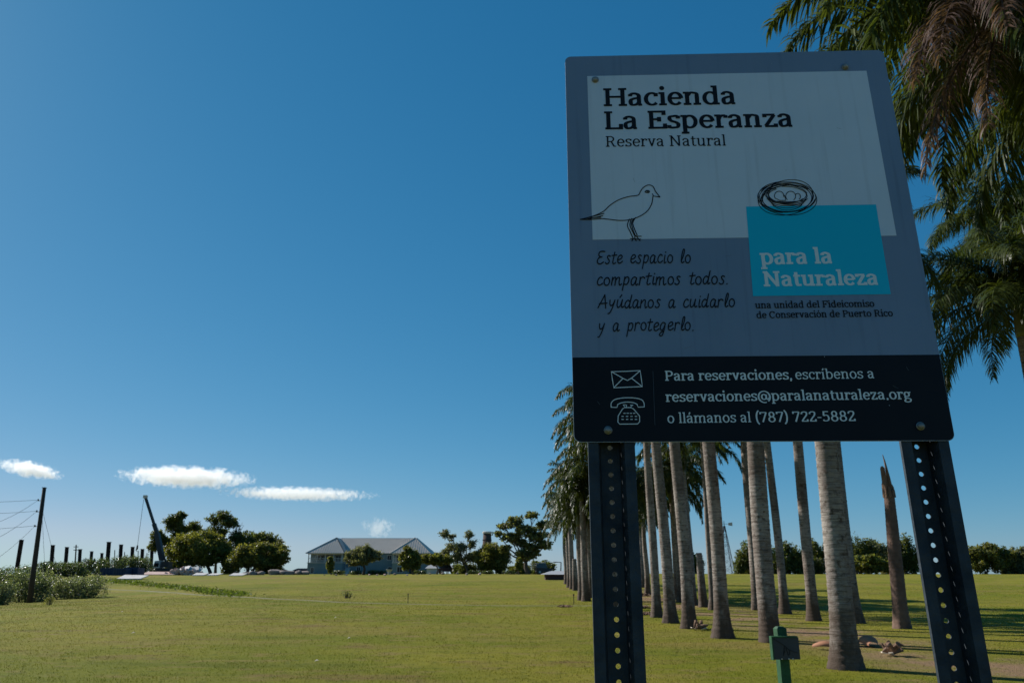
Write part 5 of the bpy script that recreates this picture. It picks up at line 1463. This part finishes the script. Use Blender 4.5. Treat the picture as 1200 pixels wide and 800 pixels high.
def text(s, p0, p1, cap_px, m, wx, wy, font='serif', y0=-.0009, capem=.68, name='lettering', slant=0, parent=None, splitw=None, track=0.0):
    """write s from board pixel p0 to p1 along the baseline"""
    a, b = Vector(uv(*p0)), Vector(uv(*p1))
    mid = ((p0[0] + p1[0]) / 2, (p0[1] + p1[1]) / 2)
    c0, c1 = Vector(uv(*mid)), Vector(uv(mid[0], mid[1] - cap_px))
    em = (c1 - c0).length / capem
    G = HAND if font == 'hand' else serif_font(wx, wy)
    space = .26 if font != 'hand' else .42
    adv = 0; seq = []
    for ch in s:
        if ch == ' ': adv += space; continue
        seq.append((ch, adv)); adv += G[ch][0] + track
    lastch = s[-1]; adv -= .05
    ex = (b - a) / (adv - .04); dirn = (b - a).normalized(); ey = Vector((-dirn.y, dirn.x)) * em
    mb = MB(); rr = random.Random(len(s))
    for i, (ch, x0) in enumerate(seq):
        jx = rr.uniform(-.02, .02) if font == 'hand' else 0; jy = rr.uniform(-.02, .02) if font == 'hand' else 0
        def tf(x, y, x0=x0): 
            q = a + ex * (x0 + x - .04 + slant * y + jx) + ey * (y + jy); return (q.x, q.y)
        for st in G[ch][1]:
            l = sum(math.hypot(st[k + 1][0] - st[k][0], st[k + 1][1] - st[k][1]) for k in range(len(st) - 1))
            if l < .04:
                dot(mb, st[0], max(wx * .62, .035), tf, y0 - .00002)
            else:
                k = 1.0
                pen(mb, st, tf, wx, wy, y0, round_=(font == 'hand'))
    return mb.build(name, m, parent or sign)

text('Hacienda', (708, 125), (862, 122.6), 21.0, m_ink, .135, .075)
text('La Esperanza', (709, 152.2), (928.8, 149.0), 21.2, m_ink, .135, .075)
text('Reserva Natural', (710, 172.4), (850.6, 171.0), 12.4, m_ink, .095, .055)
text('para la', (892.5, 310.2), (975.2, 308.8), 18.2, m_pale_ink, .15, .085, parent=teal)
text('Naturaleza', (895.3, 335.8), (1029, 333.9), 17.6, m_pale_ink, .145, .085, parent=teal)
text('una unidad del Fideicomiso', (885.6, 361.4), (1024.6, 359.6), 7.9, m_ink, .125, .075)
text('de Conservación de Puerto Rico', (887, 373.0), (1046.3, 370.7), 7.9, m_ink, .125, .075)
text('Para reservaciones,', (779.6, 446.1), (928.2, 444.6), 11.6, m_pale_ink, .120, .068)
text('escríbenos a', (932.5, 444.5), (1024.4, 443.2), 11.4, m_pale_ink, .098, .06)
text('reservaciones@paralanaturaleza.org', (780.8, 470.8), (1068.0, 467.6), 11.8, m_pale_ink, .118, .066)
text('o llámanos al', (782.6, 495.7), (880.0, 494.6), 11.8, m_pale_ink, .100, .06)
text('(787) 722-5882', (886.0, 494.6), (1002.3, 493.1), 11.8, m_pale_ink, .112, .062)
for s, p0, p1 in (('Este espacio lo', (699.5, 309), (809.5, 307.8)), ('compartimos todos.', (700, 334.4), (854, 333.0)), ('Ayúdanos a cuidarlo', (701, 361), (861, 359.8)), ('y a protegerlo.', (701.5, 388), (814, 386.8))):
    text(s, p0, p1, 15.2, m_ink, .066, .066, font='hand', capem=.70, slant=.14, name='handwriting', track=.035)

def draw(name, lines, m, wpx, y=-.0009, parent=None, closed=False):
    mb = MB(); c = uv(lines[0][0][0], lines[0][0][1])
    s = (Vector(uv(lines[0][0][0] + 1, lines[0][0][1])) - Vector(c)).length
    for ln in lines:
        P = [uv(*q) for q in ln]
        pen(mb, P, lambda a, b: (a, b), wpx * s, wpx * s, y, round_=True)
    return mb.build(name, m, parent or sign)
Bq = lambda x, y: (650 + x / 3.3333, 50 + y / 3.3333)
bird = [cr([Bq(*p) for p in ((100, 691), (150, 678), (190, 660), (215, 637), (250, 615), (290, 602), (325, 597), (335, 582), (345, 568), (365, 557), (383, 562), (392, 578))]),
        [Bq(392, 580), Bq(411, 604)], [Bq(411, 604), Bq(386, 600), Bq(382, 592)],
        cr([Bq(*p) for p in ((384, 600), (378, 632), (360, 660), (330, 680), (290, 693), (250, 695), (215, 691), (185, 688))]),
        cr([Bq(*p) for p in ((185, 688), (145, 691), (100, 691))]), [Bq(110, 690), Bq(192, 668)], [Bq(125, 691), Bq(188, 677)], [Bq(140, 686), Bq(180, 683)],
        cr([Bq(*p) for p in ((292, 690), (284, 715), (295, 740), (306, 764))]), cr([Bq(*p) for p in ((300, 688), (294, 713), (304, 738), (314, 758))]),
        cr([Bq(*p) for p in ((316, 684), (305, 705), (313, 732), (322, 752))]), cr([Bq(*p) for p in ((309, 688), (300, 706), (307, 735), (316, 757))]),
        [Bq(296, 766), Bq(336, 768)], [Bq(306, 764), Bq(302, 775)], [Bq(318, 755), Bq(333, 774)], [Bq(318, 757), Bq(338, 757)], [Bq(312, 760), Bq(318, 775)],
        cr([Bq(*p) for p in ((353, 583), (360, 578), (370, 581), (366, 587), (356, 586), (353, 583))]), [Bq(360, 582), Bq(365, 583)]]
draw('bird_drawing', bird, m_ink, 1.15)
rn = random.Random(5); NQ = lambda x, y: (870 + x / 11.43, 200 + y / 11.43)
nest = []
for i in range(15):
    f = i / 14; cx = 600 + rn.uniform(-14, 14); cy = 372 + rn.uniform(-12, 12) if i < 9 else 330 + rn.uniform(-10, 10)
    rx = (395 - rn.uniform(0, 60)) if i < 9 else (300 - rn.uniform(-10, 60)); ry = (238 - rn.uniform(0, 60)) if i < 9 else (125 - rn.uniform(-12, 25))
    a0 = rn.uniform(0, 360); sp = rn.uniform(150, 300); tilt = rn.uniform(-.06, .06)
    P = []
    for (x, y) in arc(0, 0, rx, ry, a0, a0 + sp, 26): P.append(NQ(cx + x - y * tilt * 2, cy - y + x * tilt))
    nest.append(P)
for k in range(5):
    nest.append([NQ(600 + x, 360 - y) for x, y in arc(0, 0, 290 - 12 * k, 60 + 28 * k, 200 + 4 * k, 340 - 4 * k, 18)])
nest += [[NQ(600 + x, 360 - y) for x, y in arc(0, 20, 385, 218, 195, 350, 24)], [NQ(600 + x, 350 - y) for x, y in arc(0, 5, 370, 190, 20, 160, 24)]]
nest += [[NQ(490 + x, 340 - y) for x, y in arc(0, 0, 62, 62, -10, 215, 16)] + [NQ(*p) for p in ((455, 380), (500, 402), (578, 402), (575, 370), (555, 325))],
         [NQ(645 + x, 345 - y) for x, y in arc(0, 0, 66, 66, -50, 225, 18)], [NQ(740 + x, 350 - y) for x, y in arc(0, 0, 36, 42, -55, 150, 10)]]
draw('nest_drawing', nest, m_ink, .85, y=-.0010)
Eq = lambda x, y: (690 + x / 6.316, 420 + y / 6.316)
env = [[Eq(*p) for p in ((166, 98), (272, 95), (380, 90), (388, 150), (396, 208), (290, 212), (185, 217), (175, 160), (166, 98))], [Eq(*p) for p in ((168, 99), (255, 148), (285, 163), (315, 146), (379, 92))], [Eq(185, 216), Eq(250, 150)], [Eq(394, 207), Eq(318, 148)]]
draw('envelope_icon', env, m_pale_ink, 1.05)
ph = [cr([Eq(*p) for p in ((165, 360), (166, 330), (190, 305), (240, 293), (290, 290), (345, 293), (390, 305), (408, 330), (410, 358))], 4), [Eq(*p) for p in ((410, 358), (365, 360), (356, 338))], cr([Eq(*p) for p in ((356, 338), (330, 327), (285, 322), (240, 328), (214, 340))], 4), [Eq(*p) for p in ((214, 340), (208, 362), (165, 360))],
      [Eq(*p) for p in ((255, 343), (268, 362), (250, 372), (217, 425), (215, 470), (228, 485), (360, 484), (376, 468), (375, 425), (330, 372), (308, 362), (322, 345))], [Eq(262, 343), Eq(280, 343), Eq(275, 364)], [Eq(308, 345), Eq(326, 345)], [Eq(268, 363), Eq(312, 363)]]
for r_, y in enumerate((405, 428, 450)):
    for c_ in range(4):
        x = (258 + c_ * 24 if r_ == 0 else 244 + c_ * 33); ph.append([Eq(x, y), Eq(x + 12, y)])
draw('telephone_icon', ph, m_pale_ink, 1.0)
draw('divider_line', [[Eq(474, 95), Eq(489, 492)]], mat('divider_ink', (.04, .05, .07), .6), .7)
# small chips and spots on the sign face
sp_ = []
for (x, y) in ((904, 75), (922, 75), (921, 200), (689, 75), (1042, 475), (966, 418)):
    u, v = uv(x, y); sp_.append((u, v))
mb = MB()
for i, (u, v) in enumerate(sp_): 
    r_ = .0009; mb.add([(u + r_ * math.cos(k), -.0011, v + r_ * math.sin(k) * 1.2) for k in (0, 1.2, 2.5, 3.6, 5)], [(0, 1, 2, 3, 4)])
mb.build('paint_chip', mat('chip', (.30, .34, .38), .7), sign)

mb = MB(); rs_ = random.Random(9)
for (x, y, l, a) in ((1046, 452, 7, .4), (802, 408, 9, -.3), (742, 209, 5, 1.2), (980, 150, 6, .2), (700, 470, 5, .9), (850, 300, 8, -.1), (1062, 430, 5, 1.0), (730, 60 + 14, 6, .1)):
    pen(mb, [uv(x, y), uv(x + l * .6 * math.cos(a), y + l * .6 * math.sin(a) + .4), uv(x + l * math.cos(a), y + l * math.sin(a))], lambda a_, b_: (a_, b_), .0004, .0004, -.0010)
mb.build('scratch', mat('scratch_grey', (.12, .14, .16), .7), sign)
# bolts with washers
def bolt(px, py, dark=False):
    u, v = uv(px, py)
    w = MB(); w.tube([(u, -.0008, v), (u, -.0022, v)], .0078, 20); wo = w.build('bolt', m_bolt, sign, True)
    hd = MB()
    pts = [(u, -.0022, v), (u, -.0048, v), (u, -.0066, v), (u, -.0075, v)]
    hd.tube(pts, [.0062, .0058, .0042, .0018], 16); hd.build('bolt_head', m_bolt, wo, True)
for q in ((697.5, 94.0), (990.3, 78.8), (712.5, 504), (1078.3, 499.2)): bolt(*q)

# punched U-channel posts
def channel_post(px, py, wide):
    u0, v0 = uv(px, py); p = thing('tmp', None, None, (0, 0, 0)); bpy.data.objects.remove(p)
    cell = .0254; vb = -(SIGN_LOC.z + .35); vt = BH / 2 - .02; n = int((vt - vb) / cell)
    prof = [(-.0405, .006), (-.0405, .0035), (-.0240, .0035), (-.0175, .036), (.0175, .036), (.0240, .0035), (.0405, .0035), (.0405, .006)]
    V = []; Fc = []
    th = .0026
    # solid strips: every profile segment except the web
    def outer(i): return prof[i]
    segs = [(1, 2), (5, 6), (2, 3), (4, 5)]
    def slab(a, b, va, vb_):
        d = Vector((b[0] - a[0], b[1] - a[1])); d.normalize(); nn = Vector((-d.y, d.x)) * th
        q = [(a[0], a[1]), (b[0], b[1]), (b[0] + nn.x, b[1] + nn.y), (a[0] + nn.x, a[1] + nn.y)]
        k = len(V)
        for (x, y) in q: V.append((u0 + x, y, va))
        for (x, y) in q: V.append((u0 + x, y, vb_))
        Fc.extend([(k, k + 1, k + 2, k + 3), (k + 7, k + 6, k + 5, k + 4), (k, k + 4, k + 5, k + 1), (k + 1, k + 5, k + 6, k + 2), (k + 2, k + 6, k + 7, k + 3), (k + 3, k + 7, k + 4, k)])
    for (i, j) in segs[:3]: slab(prof[i], prof[j], vb, vt)
    slab(prof[4], prof[5], vb, vt)
    # stiffening lips at the outer edge
    slab((-.0405, .0036), (-.0407, .011), vb, vt); slab((.0407, .011), (.0405, .0036), vb, vt)
    link('flange', mesh('flange', V, Fc, m_post), post_parent[0])
    # web with a round hole in every cell
    V = []; Fc = []
    nh = 16; w = .0175 + wide; r = .0045
    yf, yb = .036, .036 + th
    for c in range(n):
        z0 = vb + c * cell; zc = z0 + cell / 2
        k = len(V)
        ring = [(math.cos(2 * math.pi * (i + .5) / nh), math.sin(2 * math.pi * (i + .5) / nh)) for i in range(nh)]
        def sq(cx, sy):
            s = max(abs(cx) / w, abs(sy) / (cell / 2)); return (cx / s, sy / s)
        for y in (yf, yb):
            for (cx, sy) in ring: V.append((u0 + cx * r, y, zc + sy * r))
            for (cx, sy) in ring:
                a, b = sq(cx, sy)
                # snap ring points nearest the corners so the cells meet
                V.append((u0 + a, y, zc + b))
        for i in range(nh):
            i2 = (i + 1) % nh
            Fc.append((k + i, k + i2, k + nh + i2, k + nh + i))
            m2 = k + 2 * nh
            Fc.append((m2 + i2, m2 + i, m2 + nh + i, m2 + nh + i2))
            Fc.append((k + i, m2 + i, m2 + i2, k + i2))
        # corner triangles
        co = [(w, cell / 2), (-w, cell / 2), (-w, -cell / 2), (w, -cell / 2)]
        for y, off in ((yf, nh), (yb, 3 * nh)):
            for (a, b) in co:
                ang = math.atan2(b, a); best = sorted(range(nh), key=lambda i: abs((2 * math.pi * (i + .5) / nh - ang + math.pi) % (2 * math.pi) - math.pi))
                lo, hi = None, None
                for i in range(nh):
                    a0 = 2 * math.pi * (i + .5) / nh; a1 = 2 * math.pi * (i + 1.5) / nh
                    aa = ang % (2 * math.pi)
                    if a0 <= aa < a1 or a0 <= aa + 2 * math.pi < a1: lo, hi = i, (i + 1) % nh
                V.append((u0 + a, y, zc + b)); Fc.append((k + off + lo, k + off + hi, len(V) - 1))
    link('web', mesh('web', V, Fc, m_post), post_parent[0])
post_parent = [None]
for (px, py, wd) in ((716.5, 516, 0), (1084.5, 514.5, .0022)):
    e_ = bpy.data.objects.new('post', None); COL.objects.link(e_); e_.parent = sign; post_parent[0] = e_
    channel_post(px, py, wd)

# ------------------------------------------------------------------ clouds, far above the land
def cloud(label, px0, px1, pyt, pyb, Y, seed, dens=.035, tilt=0, thresh=.78):
    c = at((px0 + px1) / 2, (pyt + pyb) / 2, Y); k = Y / CT / F * 1.0
    W = (px1 - px0) / 2 * k * 1.02; H = (pyb - pyt) / 2 * k * 1.0; D = min(W, H * 3.5)
    bm = bmesh.new(); bmesh.ops.create_icosphere(bm, subdivisions=3, radius=1.0)
    me = bpy.data.meshes.new('cloud'); bm.to_mesh(me); bm.free()
    m = bpy.data.materials.new('cloud_vapour'); m.use_nodes = True; t = m.node_tree; N = t.nodes; L = t.links
    N.remove(N['Principled BSDF'])
    v = N.new('ShaderNodeVolumePrincipled'); v.inputs['Color'].default_value = (.982, .985, 1, 1); v.inputs['Anisotropy'].default_value = .35
    tc = N.new('ShaderNodeTexCoord')
    mp = N.new('ShaderNodeMapping'); mp.inputs['Scale'].default_value = (W / H, D / H, 1.0); mp.inputs['Location'].default_value = (seed * 3.7, seed * 1.3, 0)
    L.new(tc.outputs['Object'], mp.inputs[0])
    n = N.new('ShaderNodeTexNoise'); n.inputs['Scale'].default_value = 1.7; n.inputs['Detail'].default_value = 7; n.inputs['Roughness'].default_value = .64
    L.new(mp.outputs[0], n.inputs['Vector'])
    ln = N.new('ShaderNodeVectorMath'); ln.operation = 'LENGTH'; L.new(tc.outputs['Object'], ln.inputs[0])
    # density = clamp((noise*2.2 - length*1.0 - thresh) * gain)
    a = N.new('ShaderNodeMath'); a.operation = 'MULTIPLY'; a.inputs[1].default_value = 2.9; L.new(n.outputs[0], a.inputs[0])
    b = N.new('ShaderNodeMath'); b.operation = 'SUBTRACT'; L.new(a.outputs[0], b.inputs[0]); L.new(ln.outputs['Value'], b.inputs[1])
    c2 = N.new('ShaderNodeMath'); c2.operation = 'SUBTRACT'; c2.inputs[1].default_value = thresh; L.new(b.outputs[0], c2.inputs[0])
    d = N.new('ShaderNodeMath'); d.operation = 'MULTIPLY'; d.inputs[1].default_value = dens * 12; d.use_clamp = False; L.new(c2.outputs[0], d.inputs[0])
    e = N.new('ShaderNodeClamp'); e.inputs['Min'].default_value = 0; e.inputs['Max'].default_value = dens; L.new(d.outputs[0], e.inputs['Value'])
    L.new(e.outputs[0], v.inputs['Density']); L.new(v.outputs[0], N['Material Output'].inputs['Volume'])
    me.materials.append(m)
    o = link('cloud', me, None, loc=c, rot=(0, R(tilt), 0), scale=(W, D, H))
    tag(o, label, 'cloud', 'small white clouds above the horizon')
YC = 1700
cloud('long white cloud over the crane, largest of the clouds', 140, 298, 546, 572, YC, 1, tilt=1.5)
cloud('flat white cloud strip over the house, right of the largest cloud', 258, 440, 570, 587, YC, 2, tilt=1.2)
cloud('small slanting white cloud near the left edge', 2, 70, 540, 560, YC, 3, tilt=11)
cloud('tiny ragged cloud puff above the right half of the house', 420, 466, 602, 634, YC, 8, dens=.016, thresh=1.0)
